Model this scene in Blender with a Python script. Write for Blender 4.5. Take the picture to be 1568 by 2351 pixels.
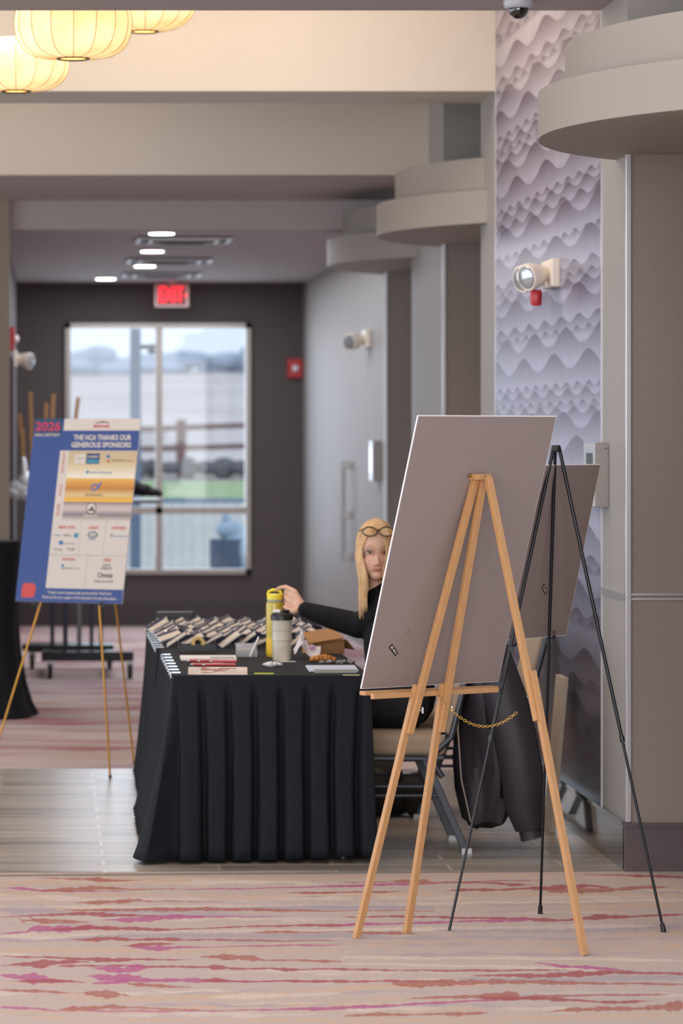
import bpy, bmesh, math, random
import numpy as np
from mathutils import Vector, Matrix, noise
PI = math.pi
sc = bpy.context.scene
COL = sc.collection
for o in list(bpy.data.objects): bpy.data.objects.remove(o)

# ---------------- camera: eye 1.69 m above the floor, level, looking along +Y ----------------
FPX, CX, CY, H = 7840.0, 115.0, 1000.0, 1.69
cd = bpy.data.cameras.new('camera'); cam = bpy.data.objects.new('camera', cd); COL.objects.link(cam)
cd.sensor_fit = 'VERTICAL'; cd.sensor_height = 36.0; cd.lens = FPX/2351*36.0
cd.shift_x = (784-CX)/2351; cd.shift_y = -(1175.5-CY)/2351
cam.location = (0, 0, H); cam.rotation_euler = (PI/2, 0, 0)
cd.clip_start = .1; cd.clip_end = 400
cd.dof.use_dof = True; cd.dof.focus_distance = 11.9; cd.dof.aperture_fstop = 3.9
sc.camera = cam
# ---------------- view, world, lights ----------------
vs = sc.view_settings; vs.view_transform = 'Standard'; vs.look = 'None'; vs.gamma = 1; vs.use_curve_mapping = False
vs.exposure = 0.0
w = bpy.data.worlds.new('overcast_sky'); sc.world = w; w.use_nodes = True
bg = w.node_tree.nodes['Background']; bg.inputs[0].default_value = (.80, .89, 1, 1); bg.inputs[1].default_value = 1.12
def area(name, loc, rot, sx, sy, power, col):
    l = bpy.data.lights.new(name, 'AREA'); l.shape = 'RECTANGLE'; l.size = sx; l.size_y = sy; l.energy = power; l.color = col
    o = bpy.data.objects.new(name, l); COL.objects.link(o); o.location = loc; o.rotation_euler = rot; return o
def point(name, loc, power, col, r=.1):
    l = bpy.data.lights.new(name, 'POINT'); l.energy = power; l.color = col; l.shadow_soft_size = r
    o = bpy.data.objects.new(name, l); COL.objects.link(o); o.location = loc; return o
# tall glazed front of the lobby, to the left of and behind the viewer
area('lobby_window_light', (-6.5, 13, 2.2), (0, -PI/2, 0), 3.6, 14, 290, (.84, .90, 1))
area('rear_window_light', (-1.0, 2.0, 2.3), (-PI/2, 0, PI), 8, 3.4, 520, (1, .96, .94))
# ceiling lamps of the lobby, warm
area('lobby_ceiling_light', (-0.8, 9.5, 4.30), (0, 0, 0), 5, 5, 130, (1, .95, .92))
area('cove_light', (1.25, 15.9, 4.15), (PI, 0, 0), 1.6, 1.6, 84, (1, .91, .80))
area('second_bay_fill_light', (-.4, 19.0, 4.15), (PI, 0, 0), 1.6, 1.0, 45, (1, .88, .72))  # unseen lamp added to warm the face of the second beam
area('tile_bay_light', (-0.6, 15.2, 4.34), (0, 0, 0), 3.0, 1.6, 60, (1, .92, .82))
area('far_window_daylight', (0.95, 30.9, 1.7), (-PI/2, 0, 0), 1.6, 2.2, 42, (.78, .86, 1))
area('corridor_light', (0.9, 26.0, 3.0), (0, 0, 0), 1.6, 7.4, 125, (.90, .92, 1))

# ---------------- helpers ----------------
def s2l(c): return c/12.92 if c <= .04045 else ((c+.055)/1.055)**2.4
def rgb(h):
    if isinstance(h, str):
        h = h.lstrip('#'); return tuple(s2l(int(h[i:i+2], 16)/255) for i in (0, 2, 4))
    return tuple(h)
def at(px, py, Y): return Vector(((px-CX)*Y/FPX, Y, H-(py-CY)*Y/FPX))
def floor_at(px, py):
    Y = H*FPX/(py-CY); return Vector(((px-CX)*Y/FPX, Y, 0))
def on_table(px, py, z=.742):
    Y = (H-z)*FPX/(py-CY); return Vector(((px-CX)*Y/FPX, Y, z))
def mat(name, color, rough=.6, metal=0, var=.06, scale=30, bump=0, bscale=None, emit=None, estr=0, trans=0, alpha=1, coat=0, stretch=None, spec=.5, sheen=0):
    m = bpy.data.materials.new(name); m.use_nodes = True; nt = m.node_tree; N = nt.nodes; L = nt.links
    p = N['Principled BSDF']; c = rgb(color)
    tc = N.new('ShaderNodeTexCoord'); mp = N.new('ShaderNodeMapping'); L.new(tc.outputs['Object'], mp.inputs[0])
    if stretch: mp.inputs['Scale'].default_value = stretch
    nz = N.new('ShaderNodeTexNoise'); nz.inputs['Scale'].default_value = scale; nz.inputs['Detail'].default_value = 3
    L.new(mp.outputs[0], nz.inputs['Vector'])
    mx = N.new('ShaderNodeMix'); mx.data_type = 'RGBA'
    mx.inputs[6].default_value = (*[max(0, v*(1-var*2)) for v in c], 1); mx.inputs[7].default_value = (*[min(1, v*(1+var*2)) for v in c], 1)
    L.new(nz.outputs['Fac'], mx.inputs[0]); L.new(mx.outputs[2], p.inputs['Base Color'])
    p.inputs['Roughness'].default_value = rough; p.inputs['Metallic'].default_value = metal
    p.inputs['Specular IOR Level'].default_value = spec
    if bump:
        b = N.new('ShaderNodeBump'); b.inputs['Strength'].default_value = bump; b.inputs['Distance'].default_value = .01
        n2 = N.new('ShaderNodeTexNoise'); n2.inputs['Scale'].default_value = bscale or scale*3; L.new(mp.outputs[0], n2.inputs['Vector'])
        L.new(n2.outputs['Fac'], b.inputs['Height']); L.new(b.outputs[0], p.inputs['Normal'])
    if emit is not None:
        p.inputs['Emission Color'].default_value = (*rgb(emit), 1); p.inputs['Emission Strength'].default_value = estr
    p.inputs['Transmission Weight'].default_value = trans; p.inputs['Alpha'].default_value = alpha
    p.inputs['Coat Weight'].default_value = coat; p.inputs['Sheen Weight'].default_value = sheen
    return m
def vmat(name, attr, rough=.8, nscale=60, nvar=.08, bump=0, rot=None, coat=0):
    m = bpy.data.materials.new(name); m.use_nodes = True; nt = m.node_tree; N = nt.nodes; L = nt.links
    p = N['Principled BSDF']; a = N.new('ShaderNodeAttribute'); a.attribute_name = attr
    tc = N.new('ShaderNodeTexCoord'); nz = N.new('ShaderNodeTexNoise'); nz.inputs['Scale'].default_value = nscale; nz.inputs['Detail'].default_value = 4
    L.new(tc.outputs['Object'], nz.inputs['Vector'])
    mr = N.new('ShaderNodeMapRange'); mr.inputs['From Min'].default_value = .3; mr.inputs['From Max'].default_value = .7
    mr.inputs['To Min'].default_value = 1-nvar*2; mr.inputs['To Max'].default_value = 1+nvar*2; L.new(nz.outputs['Fac'], mr.inputs[0])
    vm = N.new('ShaderNodeVectorMath'); vm.operation = 'SCALE'; L.new(a.outputs['Color'], vm.inputs[0]); L.new(mr.outputs[0], vm.inputs['Scale'])
    L.new(vm.outputs[0], p.inputs['Base Color']); p.inputs['Roughness'].default_value = rough; p.inputs['Coat Weight'].default_value = coat
    if bump:
        b = N.new('ShaderNodeBump'); b.inputs['Strength'].default_value = bump; b.inputs['Distance'].default_value = .004
        L.new(nz.outputs['Fac'], b.inputs['Height']); L.new(b.outputs[0], p.inputs['Normal'])
    return m
ORG = {}
def tag(o, label=None, cat=None, group=None, kind=None):
    if label: o['label'] = label
    if cat: o['category'] = cat
    if group: o['group'] = group
    if kind: o['kind'] = kind
    return o
def thing(name, label, cat, loc=(0, 0, 0), group=None):
    o = bpy.data.objects.new(name, None); COL.objects.link(o); o.location = loc; o.empty_display_size = .05
    ORG[o] = Vector(loc); return tag(o, label, cat, group)
def aim(d, up=Vector((0, 0, 1))):
    z = d.normalized(); x = up.cross(z)
    if x.length < 1e-4: x = Vector((1, 0, 0)).cross(z)
    x.normalize(); y = z.cross(x); return Matrix((x, y, z)).transposed()
class MB:
    def __init__(s): s.v = []; s.f = []
    def add(s, vs, fs):
        n = len(s.v); s.v += [Vector(v) for v in vs]; s.f += [[i+n for i in f] for f in fs]; return s
    def box(s, c, d, R=None):
        c = Vector(c); R = R or Matrix.Identity(3)
        vs = [c + R @ Vector((x*d[0]/2, y*d[1]/2, z*d[2]/2)) for x in (-1, 1) for y in (-1, 1) for z in (-1, 1)]
        return s.add(vs, [(0, 1, 3, 2), (4, 6, 7, 5), (0, 4, 5, 1), (2, 3, 7, 6), (0, 2, 6, 4), (1, 5, 7, 3)])
    def span(s, a, b):
        return s.box([(p+q)/2 for p, q in zip(a, b)], [abs(q-p) for p, q in zip(a, b)])
    def bar(s, p, q, w, h, up=(0, 0, 1)):
        p = Vector(p); q = Vector(q); return s.box((p+q)/2, (w, h, (q-p).length), aim(q-p, Vector(up)))
    def tube(s, pts, r, n=10, cap=True, sq=1, up=(0, 0, 1)):
        pts = [Vector(p) for p in pts]; r = r if isinstance(r, (list, tuple)) else [r]*len(pts); vs = []; fs = []
        prev = None
        for i, p in enumerate(pts):
            d = pts[min(i+1, len(pts)-1)]-pts[max(i-1, 0)]; M = aim(d, Vector(up))
            if prev is not None and d.length > 1e-9:
                z_ = d.normalized(); x_ = prev-z_*prev.dot(z_)
                if x_.length > 1e-5: x_.normalize(); M = Matrix((x_, z_.cross(x_), z_)).transposed()
            prev = M.col[0].copy()
            for k in range(n):
                a = 2*PI*k/n; vs.append(p + M @ Vector((math.cos(a)*r[i], math.sin(a)*r[i]*sq, 0)))
        for i in range(len(pts)-1):
            for k in range(n): fs.append((i*n+k, i*n+(k+1) % n, (i+1)*n+(k+1) % n, (i+1)*n+k))
        if cap: fs.append(list(range(n))[::-1]); fs.append([(len(pts)-1)*n+k for k in range(n)])
        return s.add(vs, fs)
    def lathe(s, c, prof, n=32, axis=None, cap=True):
        c = Vector(c); M = aim(Vector(axis)) if axis else Matrix.Identity(3); vs = []; fs = []
        for r, z in prof:
            for k in range(n): a = 2*PI*k/n; vs.append(c + M @ Vector((r*math.cos(a), r*math.sin(a), z)))
        for i in range(len(prof)-1):
            for k in range(n): fs.append((i*n+k, i*n+(k+1) % n, (i+1)*n+(k+1) % n, (i+1)*n+k))
        if cap: fs.append(list(range(n))[::-1]); fs.append([(len(prof)-1)*n+k for k in range(n)])
        return s.add(vs, fs)
    def ell(s, c, d, R=None, n=14):
        c = Vector(c); R = R or Matrix.Identity(3); vs = []; fs = []
        m = n
        for i in range(1, m):
            t = PI*i/m
            for k in range(n*2): a = PI*k/n; vs.append(c+R @ Vector((d[0]*math.sin(t)*math.cos(a), d[1]*math.sin(t)*math.sin(a), d[2]*math.cos(t))))
        q = 2*n
        for i in range(m-2):
            for k in range(q): fs.append((i*q+k, (i+1)*q+k, (i+1)*q+(k+1) % q, i*q+(k+1) % q))
        vs.append(c+R @ Vector((0, 0, d[2]))); vs.append(c+R @ Vector((0, 0, -d[2])))
        t, b = len(vs)-2, len(vs)-1
        for k in range(q): fs.append((t, k, (k+1) % q)); fs.append((b, (m-2)*q+(k+1) % q, (m-2)*q+k))
        return s.add(vs, fs)
    def prism(s, poly, a, b, f=None):
        f = f or (lambda x, y, z: (x, y, z)); n = len(poly)
        return s.add([f(x, y, a) for x, y in poly]+[f(x, y, b) for x, y in poly],
                     [list(range(n))[::-1], list(range(n, 2*n))]+[(i, (i+1) % n, n+(i+1) % n, n+i) for i in range(n)])
    def build(s, name, m, parent=None, smooth=False, bevel=0, label=None, sub=0, seg=2):
        off = ORG.get(parent, Vector()) if parent else Vector()
        me = bpy.data.meshes.new(name); me.from_pydata([v-off for v in s.v], [], s.f)
        b = bmesh.new(); b.from_mesh(me); bmesh.ops.recalc_face_normals(b, faces=b.faces)
        if smooth:
            for f in b.faces: f.smooth = True
            for e in b.edges:
                if len(e.link_faces) == 2 and e.calc_face_angle(0) > .7: e.smooth = False
        b.to_mesh(me); b.free(); me.materials.append(m)
        o = bpy.data.objects.new(name, me); COL.objects.link(o)
        if parent: o.parent = parent; ORG[o] = off
        if bevel:
            bm = o.modifiers.new('bevel', 'BEVEL'); bm.width = bevel; bm.segments = seg; bm.limit_method = 'ANGLE'; bm.angle_limit = .6
        if sub: sm = o.modifiers.new('sub', 'SUBSURF'); sm.levels = sub; sm.render_levels = sub
        if label: o['label'] = label
        return o
def struct(name, mb, m, **k): return tag(mb.build(name, m, **k), kind='structure')
def copy_tree(o, parent=None):
    c = o.copy(); COL.objects.link(c)
    if parent: c.parent = parent
    for ch in list(o.children): copy_tree(ch, c)
    return c
def bake(o):
    dg = bpy.context.evaluated_depsgraph_get(); dg.update()
    me = bpy.data.meshes.new_from_object(o.evaluated_get(dg)); o.modifiers.clear(); o.data = me; return o
def text_mesh(name, body, size, m, parent, M, align='CENTER', extrude=.0004, width=None, bold=0):
    cu = bpy.data.curves.new(name, 'FONT'); cu.body = body; cu.size = size; cu.align_x = align; cu.align_y = 'CENTER'; cu.extrude = extrude; cu.offset = bold; cu.resolution_u = 3
    t = bpy.data.objects.new(name, cu); COL.objects.link(t)
    dg = bpy.context.evaluated_depsgraph_get(); dg.update()
    me = bpy.data.meshes.new_from_object(t.evaluated_get(dg)); bpy.data.objects.remove(t)
    xs = [v.co.x for v in me.vertices]; k = width/(max(xs)-min(xs)) if width and xs else 1
    me.transform(Matrix.Diagonal((k, 1, 1, 1))); me.transform(M)
    me.transform(Matrix.Translation(-ORG.get(parent, Vector())))
    me.materials.clear(); me.materials.append(m); o = bpy.data.objects.new(name, me); COL.objects.link(o); o.parent = parent; return o
def lerp(a, b, t): return a+(b-a)*t

# ---------------- materials ----------------
M_strip = mat('painted_wall', '#98938f', .55, var=.02, scale=3)
M_brown = mat('taupe_wall', '#857a72', .7, var=.03, scale=120, bump=.1, bscale=400)
M_dark = mat('dark_wall', '#564e4d', .8, var=.04, scale=50)
M_ceil = mat('ceiling_paint', '#a89e9c', .8, var=.02)
M_cream = mat('cream_paint', '#c9c2b6', .7, var=.02, scale=2)
M_drum = mat('canopy_paint', '#958c83', .6, var=.02, scale=3)
M_base = mat('dark_base', '#5b5254', .22, var=.04, coat=.3)
M_basegl = mat('dark_glossy_base', '#2e2728', .08, var=.04, coat=.6)
M_trimw = mat('pale_metal', '#c4c2c6', .3, metal=.6, var=.03)
M_white = mat('white_paint', '#e6e4e6', .5, var=.02)
M_black = mat('black_metal', '#14151a', .35, metal=.3, var=.1)
M_blackp = mat('black_plastic', '#101012', .4, var=.1)
M_chrome = mat('chrome', '#c0c0c0', .15, metal=1)
# ================= the setting =================
XW = 2.24                       # plane of the right wall
YC0, YC1 = 17.30, 30.25
def color_grid(name, P0, du, dv, nu, nv, colfn, m, kind='structure'):
    """flat printed surface: grid of nu x nv points, colour read from colfn(a, b)"""
    P0 = np.array(P0); du = np.array(du); dv = np.array(dv)
    a = np.linspace(0, 1, nu); b = np.linspace(0, 1, nv); A, B = np.meshgrid(a, b)
    co = P0 + A[..., None]*du + B[..., None]*dv
    me = bpy.data.meshes.new(name); n = nu*nv; me.vertices.add(n); me.vertices.foreach_set('co', co.reshape(-1).astype(np.float32))
    i = (np.arange(nv-1)[:, None]*nu+np.arange(nu-1)[None, :]).reshape(-1)
    q = np.stack([i, i+1, i+nu+1, i+nu], 1).reshape(-1).astype(np.int32); nf = len(i)
    me.loops.add(nf*4); me.loops.foreach_set('vertex_index', q)
    me.polygons.add(nf); me.polygons.foreach_set('loop_start', np.arange(0, nf*4, 4, dtype=np.int32)); me.polygons.foreach_set('loop_total', np.full(nf, 4, np.int32))
    me.update(calc_edges=True)
    at_ = me.color_attributes.new('print', 'FLOAT_COLOR', 'POINT')
    c = colfn(co[..., 0], co[..., 1], co[..., 2]); c = np.concatenate([c, np.ones(c.shape[:2]+(1,))], 2)
    at_.data.foreach_set('color', c.reshape(-1).astype(np.float32)); me.materials.append(m)
    o = bpy.data.objects.new(name, me); COL.objects.link(o)
    if kind: o['kind'] = kind
    return o
def C3(h): return np.array(rgb(h))
BASE, RED, RUST, MAG, TAN, CREAM, LIL = [C3(h) for h in ('#b6a398', '#9b484c', '#9e5343', '#aa5480', '#c4a287', '#d6c4b4', '#968a98')]
CC = {'r': RED, 'o': RUST, 'm': MAG, 't': TAN, 'c': CREAM, 'l': LIL}
# streaks of the carpet pattern, each (colour, [(x, y, half width) ...]) in pattern units, see unit()
STREAKS = [
('t', [(0,2028,3),(200,2022,6),(330,2020,9),(560,2018,8),(784,2013,5),(1568,2012,3)]),
('c', [(440,2022,4),(520,2024,6),(625,2026,2)]),
('o', [(80,2017,1),(190,2018,2),(225,2020,5),(258,2021,4),(330,2022,1)]),
('m', [(0,2038,1),(60,2041,4),(95,2045,2),(300,2047,1)]),
('o', [(85,2045,1),(150,2043,4),(230,2038,5),(300,2042,2),(420,2042,1)]),
('m', [(420,2042,1),(700,2037,2),(784,2035,3),(900,2031,2),(1000,2029,1)]),
('t', [(0,2050,2),(100,2048,3),(300,2055,2),(600,2060,4),(784,2052,3),(1000,2058,2)]),
('r', [(660,2049,1),(720,2050,3),(784,2048,2),(850,2049,2),(918,2047,2)]),
('o', [(170,2073,1),(210,2072,5),(280,2070,5),(320,2067,4),(330,2069,1),(520,2069,1)]),
('c', [(0,2083,1),(784,2078,2),(1000,2074,3),(1568,2067,2)]),
('l', [(0,2089,8),(80,2090,10),(140,2090,6),(200,2094,3),(784,2082,8),(900,2083,9),(1000,2085,4)]),
('t', [(130,2087,3),(180,2089,6),(260,2088,4)]),
('o', [(150,2088,2),(210,2090,3),(470,2087,4),(560,2088,4),(640,2090,3),(784,2091,1),(1000,2091,1)]),
('r', [(0,2106,1),(130,2100,3),(180,2098,4),(250,2100,4),(350,2103,2),(500,2104,1)]),
('m', [(235,2113,1),(300,2112,6),(360,2108,6),(395,2105,6),(430,2106,3),(470,2104,2),(650,2105,1)]),
('o', [(50,2113,2),(90,2112,4),(150,2114,3),(200,2117,1)]),
('o', [(40,2105,2),(60,2104,1),(55,2118,2),(100,2119,3),(205,2118,2)]),
('m', [(0,2143,2),(60,2140,3),(75,2132,6),(160,2133,8),(200,2128,6),(260,2134,3)]),
('r', [(120,2134,4),(200,2130,6),(300,2132,4),(350,2134,3),(460,2132,1),(520,2128,2),(784,2124,3),(840,2120,2)]),
('c', [(0,2150,6),(70,2151,9),(130,2153,6),(200,2145,3),(400,2140,4),(600,2138,3),(784,2135,3),(1000,2132,4)]),
('l', [(0,2158,6),(100,2160,3),(300,2147,9),(500,2148,8),(700,2146,6),(900,2145,3)]),
('r', [(165,2157,1),(205,2158,5),(250,2155,5),(300,2157,2),(400,2156,4),(430,2158,2),(784,2160,1)]),
('o', [(580,2140,2),(640,2139,4),(680,2140,2),(784,2140,1)]),
('r', [(280,2172,2),(310,2172,6),(350,2168,4),(400,2167,2)]),
('m', [(300,2175,1),(345,2177,5),(380,2177,6),(400,2175,3),(480,2174,1),(600,2172,2),(784,2169,1)]),
('t', [(0,2185,4),(90,2180,5),(300,2183,2),(600,2180,2),(784,2185,1)]),
('o', [(460,2197,3),(520,2197,7),(580,2200,6),(600,2203,2),(784,2208,3)]),
('r', [(0,2196,1),(100,2197,2),(200,2203,4),(250,2204,5),(310,2202,3),(440,2204,1)]),
('r', [(0,2217,1),(55,2214,4),(90,2214,10),(120,2210,5),(160,2208,4),(205,2209,2)]),
('r', [(130,2217,2),(160,2218,4),(200,2217,2),(470,2220,3),(500,2221,7),(530,2224,2),(620,2223,2),(650,2226,5),(700,2226,2),(784,2225,2),(1000,2229,2),(1300,2226,2)]),
('m', [(210,2222,2),(240,2224,6),(280,2228,8),(320,2222,8),(345,2220,2)]),
('m', [(0,2239,3),(30,2241,5),(70,2246,12),(100,2246,10),(120,2252,4),(180,2254,1)]),
('r', [(20,2254,1),(60,2254,3),(100,2252,5),(150,2252,3),(200,2256,1)]),
('m', [(195,2241,2),(230,2244,6),(280,2246,10),(320,2243,4),(330,2249,2),(420,2250,1)]),
('m', [(210,2257,3),(250,2256,6),(310,2251,5),(460,2251,4),(560,2254,2),(784,2252,1)]),
('r', [(460,2250,4),(500,2250,5),(540,2253,2),(784,2253,3),(900,2252,3),(1050,2254,1)]),
('o', [(290,2259,3),(350,2262,5),(400,2266,3),(440,2266,2)]),
('o', [(0,2273,3),(60,2275,4),(190,2280,1),(210,2281,8),(250,2283,9),(280,2283,4),(300,2287,2)]),
('t', [(150,2290,4),(300,2295,6),(400,2290,7),(600,2285,6),(784,2272,6),(850,2270,2)]),
('c', [(480,2290,2),(560,2288,6),(640,2286,4),(784,2280,3)]),
('m', [(0,2312,5),(60,2315,3),(130,2320,1),(240,2320,1)]),
('o', [(135,2317,2),(170,2316,7),(230,2314,4),(250,2311,5),(300,2313,3),(350,2316,2),(500,2320,1),(784,2317,1)]),
('m', [(200,2322,2),(500,2321,1),(640,2318,2),(784,2314,4),(900,2308,3),(1000,2302,3),(1100,2297,3),(1250,2293,2)]),
('t', [(0,2325,4),(60,2323,3),(350,2322,4),(500,2312,3)]),
('t', [(60,2336,4),(170,2340,3),(784,2345,4),(1000,2342,5),(1568,2330,6)]),
('o', [(784,2026,1),(900,2025,2),(940,2024,5),(975,2024,5),(1000,2027,2),(1100,2023,2),(1250,2021,1)]),
('m', [(784,2035,2),(860,2032,2),(950,2028,1)]),
('r', [(1030,2026,1),(1100,2026,2),(1170,2031,3),(1230,2031,1)]),
('r', [(1340,2006,1),(1440,2011,2),(1500,2011,3),(1568,2014,3)]),
('r', [(1020,2044,1),(1060,2043,3),(1150,2042,3),(1200,2040,3),(1250,2039,5),(1290,2036,6),(1340,2034,4),(1400,2037,2)]),
('o', [(1240,2043,4),(1300,2045,6),(1400,2043,5),(1480,2037,4),(1540,2035,2)]),
('t', [(784,2058,3),(1000,2050,2),(1200,2052,4),(1400,2055,2),(1568,2056,3)]),
('r', [(784,2105,1),(900,2104,3),(1000,2106,2),(1150,2108,3),(1200,2110,4),(1230,2112,4),(1300,2112,2),(1380,2105,6),(1450,2104,3),(1568,2099,3)]),
('m', [(784,2124,4),(830,2122,3),(900,2120,2),(1000,2118,4),(1040,2116,2),(1150,2114,4),(1230,2112,2)]),
('t', [(1290,2086,3),(1400,2083,5),(1500,2078,6),(1568,2076,5)]),
('l', [(1000,2135,5),(1200,2134,8),(1400,2134,10),(1500,2130,12),(1568,2131,12)]),
('c', [(950,2132,3),(1200,2130,4),(1330,2127,6),(1500,2125,2)]),
('t', [(1380,2148,2),(1450,2145,5),(1568,2140,6)]),
('t', [(784,2164,2),(900,2168,3),(1000,2162,2),(1300,2162,2),(1360,2180,3),(1568,2172,5)]),
('o', [(784,2139,1),(860,2142,3),(910,2142,4),(960,2144,1)]),
('c', [(784,2198,3),(1000,2200,2),(1200,2200,2),(1450,2203,3),(1568,2206,2)]),
('m', [(1220,2210,1),(1280,2217,3),(1340,2221,5),(1400,2225,3),(1440,2228,1)]),
('c', [(784,2212,2),(1100,2218,2),(1300,2224,4),(1400,2228,2)]),
('r', [(1080,2240,2),(1150,2240,3),(1250,2240,5),(1360,2235,7),(1400,2232,5),(1568,2236,2)]),
('l', [(1050,2248,3),(1300,2248,6),(1568,2243,7)]),
('o', [(900,2257,7),(950,2260,8),(1050,2256,7),(1150,2254,6),(1300,2256,4),(1400,2258,3),(1568,2260,2)]),
('t', [(784,2266,5),(900,2265,6),(1050,2262,6),(1130,2260,4)]),
('o', [(930,2292,1),(970,2292,3),(1080,2288,4),(1130,2288,8),(1170,2286,10),(1200,2290,6),(1300,2286,3),(1500,2284,2),(1540,2282,1)]),
('r', [(1100,2290,3),(1250,2293,5),(1350,2298,2),(1420,2302,5),(1500,2298,1)]),
('o', [(790,2332,2),(860,2329,4),(960,2329,2),(1050,2328,5),(1120,2326,4)]),
('o', [(1260,2323,1),(1310,2318,4),(1400,2316,6),(1470,2315,4),(1530,2312,10),(1568,2308,10)]),
]
def unit(x, y):                      # carpet pattern unit of a floor point
    return CX + x*FPX/y, CY + H*FPX/y
rs = np.random.RandomState(5)
FILL = [(rs.choice(list('tcltcl')), rs.uniform(-60, 1600), rs.uniform(2010, 2480), rs.uniform(60, 380), rs.uniform(1.2, 5)) for _ in range(110)]
def carpet_near(x, y, z):
    U, V = unit(x, y)
    wob = np.sin(U*.021+V*.3)*1.0+np.sin(U*.053+V*.17+2)*.8+np.sin(U*.12+V*.7)*.45
    fr = rs.rand(*x.shape)
    c = BASE[None, None]*(1+.0*x[..., None])
    for k, fx, fy, lx, hy in FILL:
        d_ = ((U-fx)/lx)**2+((V-fy-2*np.sin(U*.02+fx)-wob)/(hy*(1+.5*np.sin(U*.05+fy))))**2
        a_ = np.clip(1.4-d_, 0, 1)[..., None]*(.22+.5*fr[..., None]); c = c*(1-a_)+CC[k][None, None]*a_
    big = .5+.5*np.sin(V*.045+np.sin(U*.004)*1.3+1.0); c = c*(1-.35*big[..., None])+(C3('#b9a6a3')[None, None])*(.35*big[..., None])
    for pas in range(2):
        for ci, (k, pts) in enumerate(STREAKS):
            soft = k in 'tcl'
            if soft != (pas == 0): continue
            xs = np.array([p[0] for p in pts]); o = np.argsort(xs); xs = xs[o]
            ys = np.array([p[1] for p in pts], float)[o]; hs = np.array([p[2] for p in pts], float)[o]
            yy = np.interp(U, xs, ys)+wob*.7; hh = np.interp(U, xs, hs, left=0, right=0)
            hh = hh*np.clip((U-xs[0]+8)/45, 0, 1)**.6*np.clip((xs[-1]-U+8)/45, 0, 1)**.6 if xs[-1] < 1560 else hh*np.clip((U-xs[0]+8)/45, 0, 1)**.6
            hh = hh*.88
            hh = hh*(1+.22*np.sin(U*.11+ci)+.15*np.sin(U*.27+ci*2))
            d = np.abs(V-yy)
            if soft: a = np.clip(1.25-d/(hh*1.15+1.0), 0, 1)*(hh > 0)*(.35+.75*fr)
            else: a = np.clip((hh-d)/.8+.5, 0, 1)*(hh > 0)
            if k == 'o': a = a*(.45+.8*fr)
            elif k in 'rm': a = a*(.8+.25*fr)
            a = np.clip(a, 0, 1)[..., None]*(.75 if soft else .95)
            c = c*(1-a)+CC[k][None, None]*a
    return c*(.96+.08*fr[..., None])
FARS = [(rs.choice(list('rmotclrolt')), rs.uniform(-1.5, 2.4), rs.uniform(17.4, 30.2), rs.uniform(.15, 1.1), rs.uniform(.03, .13)) for _ in range(260)]
def carpet_far(x, y, z):
    c = C3('#ccb8b3')[None, None]*(1+.06*np.sin(y*3+np.sin(x*2)))[..., None]
    for k, cx, cy, lx, hy in FARS:
        d = ((x-cx)/lx)**2+((y-cy+.04*np.sin(x*7+cx))/(hy*(1+.4*np.sin(x*9+cy))))**2
        a = np.clip(1.5-d, 0, 1)[..., None]*(.4 if k in 'tcl' else .5); c = c*(1-a)+CC[k][None, None]*a
    return c
M_carp = vmat('carpet_print', 'print', .95, 220, .10, bump=.5)
color_grid('floor', (-.25, 9.4, 0), (3.2, 0, 0), (0, 3.92, 0), 641, 654, carpet_near, M_carp)
# plain margins of the same carpet
M_carp2 = mat('carpet_plain', '#b39c93', .95, var=.15, scale=3, stretch=(.5, 6, 1), bump=.3, bscale=200)
struct('floor', MB().add([(-7, 0, -.001), (4.5, 0, -.001), (4.5, 9.4, -.001), (-7, 9.4, -.001)], [(0, 1, 2, 3)]).add([(-7, 9.4, -.001), (-.25, 9.4, -.001), (-.25, 13.25, -.001), (-7, 13.25, -.001)], [(0, 1, 2, 3)]).add([(2.95, 9.4, -.001), (4.5, 9.4, -.001), (4.5, 13.32, -.001), (2.95, 13.32, -.001)], [(0, 1, 2, 3)]), M_carp2)
color_grid('floor', (-1.6, YC0, .001), (4.2, 0, 0), (0, YC1-YC0+.1, 0), 211, 261, carpet_far, M_carp)
struct('floor', MB().add([(-7, YC0, -.002), (-1.6, YC0, -.002), (-1.6, 31, -.002), (-7, 31, -.002)], [(0, 1, 2, 3)]), M_carp2)
# wood-look tiles
m = bpy.data.materials.new('wood_tile'); m.use_nodes = True; N = m.node_tree.nodes; L = m.node_tree.links; p = N['Principled BSDF']
tc = N.new('ShaderNodeTexCoord'); mp = N.new('ShaderNodeMapping'); mp.inputs['Location'].default_value = (.24, .02, 0); L.new(tc.outputs['Object'], mp.inputs[0])
br = N.new('ShaderNodeTexBrick'); br.offset = .5; br.inputs['Scale'].default_value = 1; br.inputs['Brick Width'].default_value = .9; br.inputs['Row Height'].default_value = .16
br.inputs['Mortar Size'].default_value = .006; br.inputs['Color1'].default_value = (*rgb('#a39788'), 1); br.inputs['Color2'].default_value = (*rgb('#7d746a'), 1); br.inputs['Mortar'].default_value = (*rgb('#bdb0a0'), 1)
L.new(mp.outputs[0], br.inputs[0]); nz = N.new('ShaderNodeTexNoise'); mp2 = N.new('ShaderNodeMapping'); mp2.inputs['Scale'].default_value = (1.2, 24, 1); L.new(tc.outputs['Object'], mp2.inputs[0]); L.new(mp2.outputs[0], nz.inputs['Vector']); nz.inputs['Scale'].default_value = 1.6; nz.inputs['Detail'].default_value = 5
mr = N.new('ShaderNodeMapRange'); mr.inputs[1].default_value = .3; mr.inputs[2].default_value = .7; mr.inputs[3].default_value = .62; mr.inputs[4].default_value = 1.3; L.new(nz.outputs['Fac'], mr.inputs[0])
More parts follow.
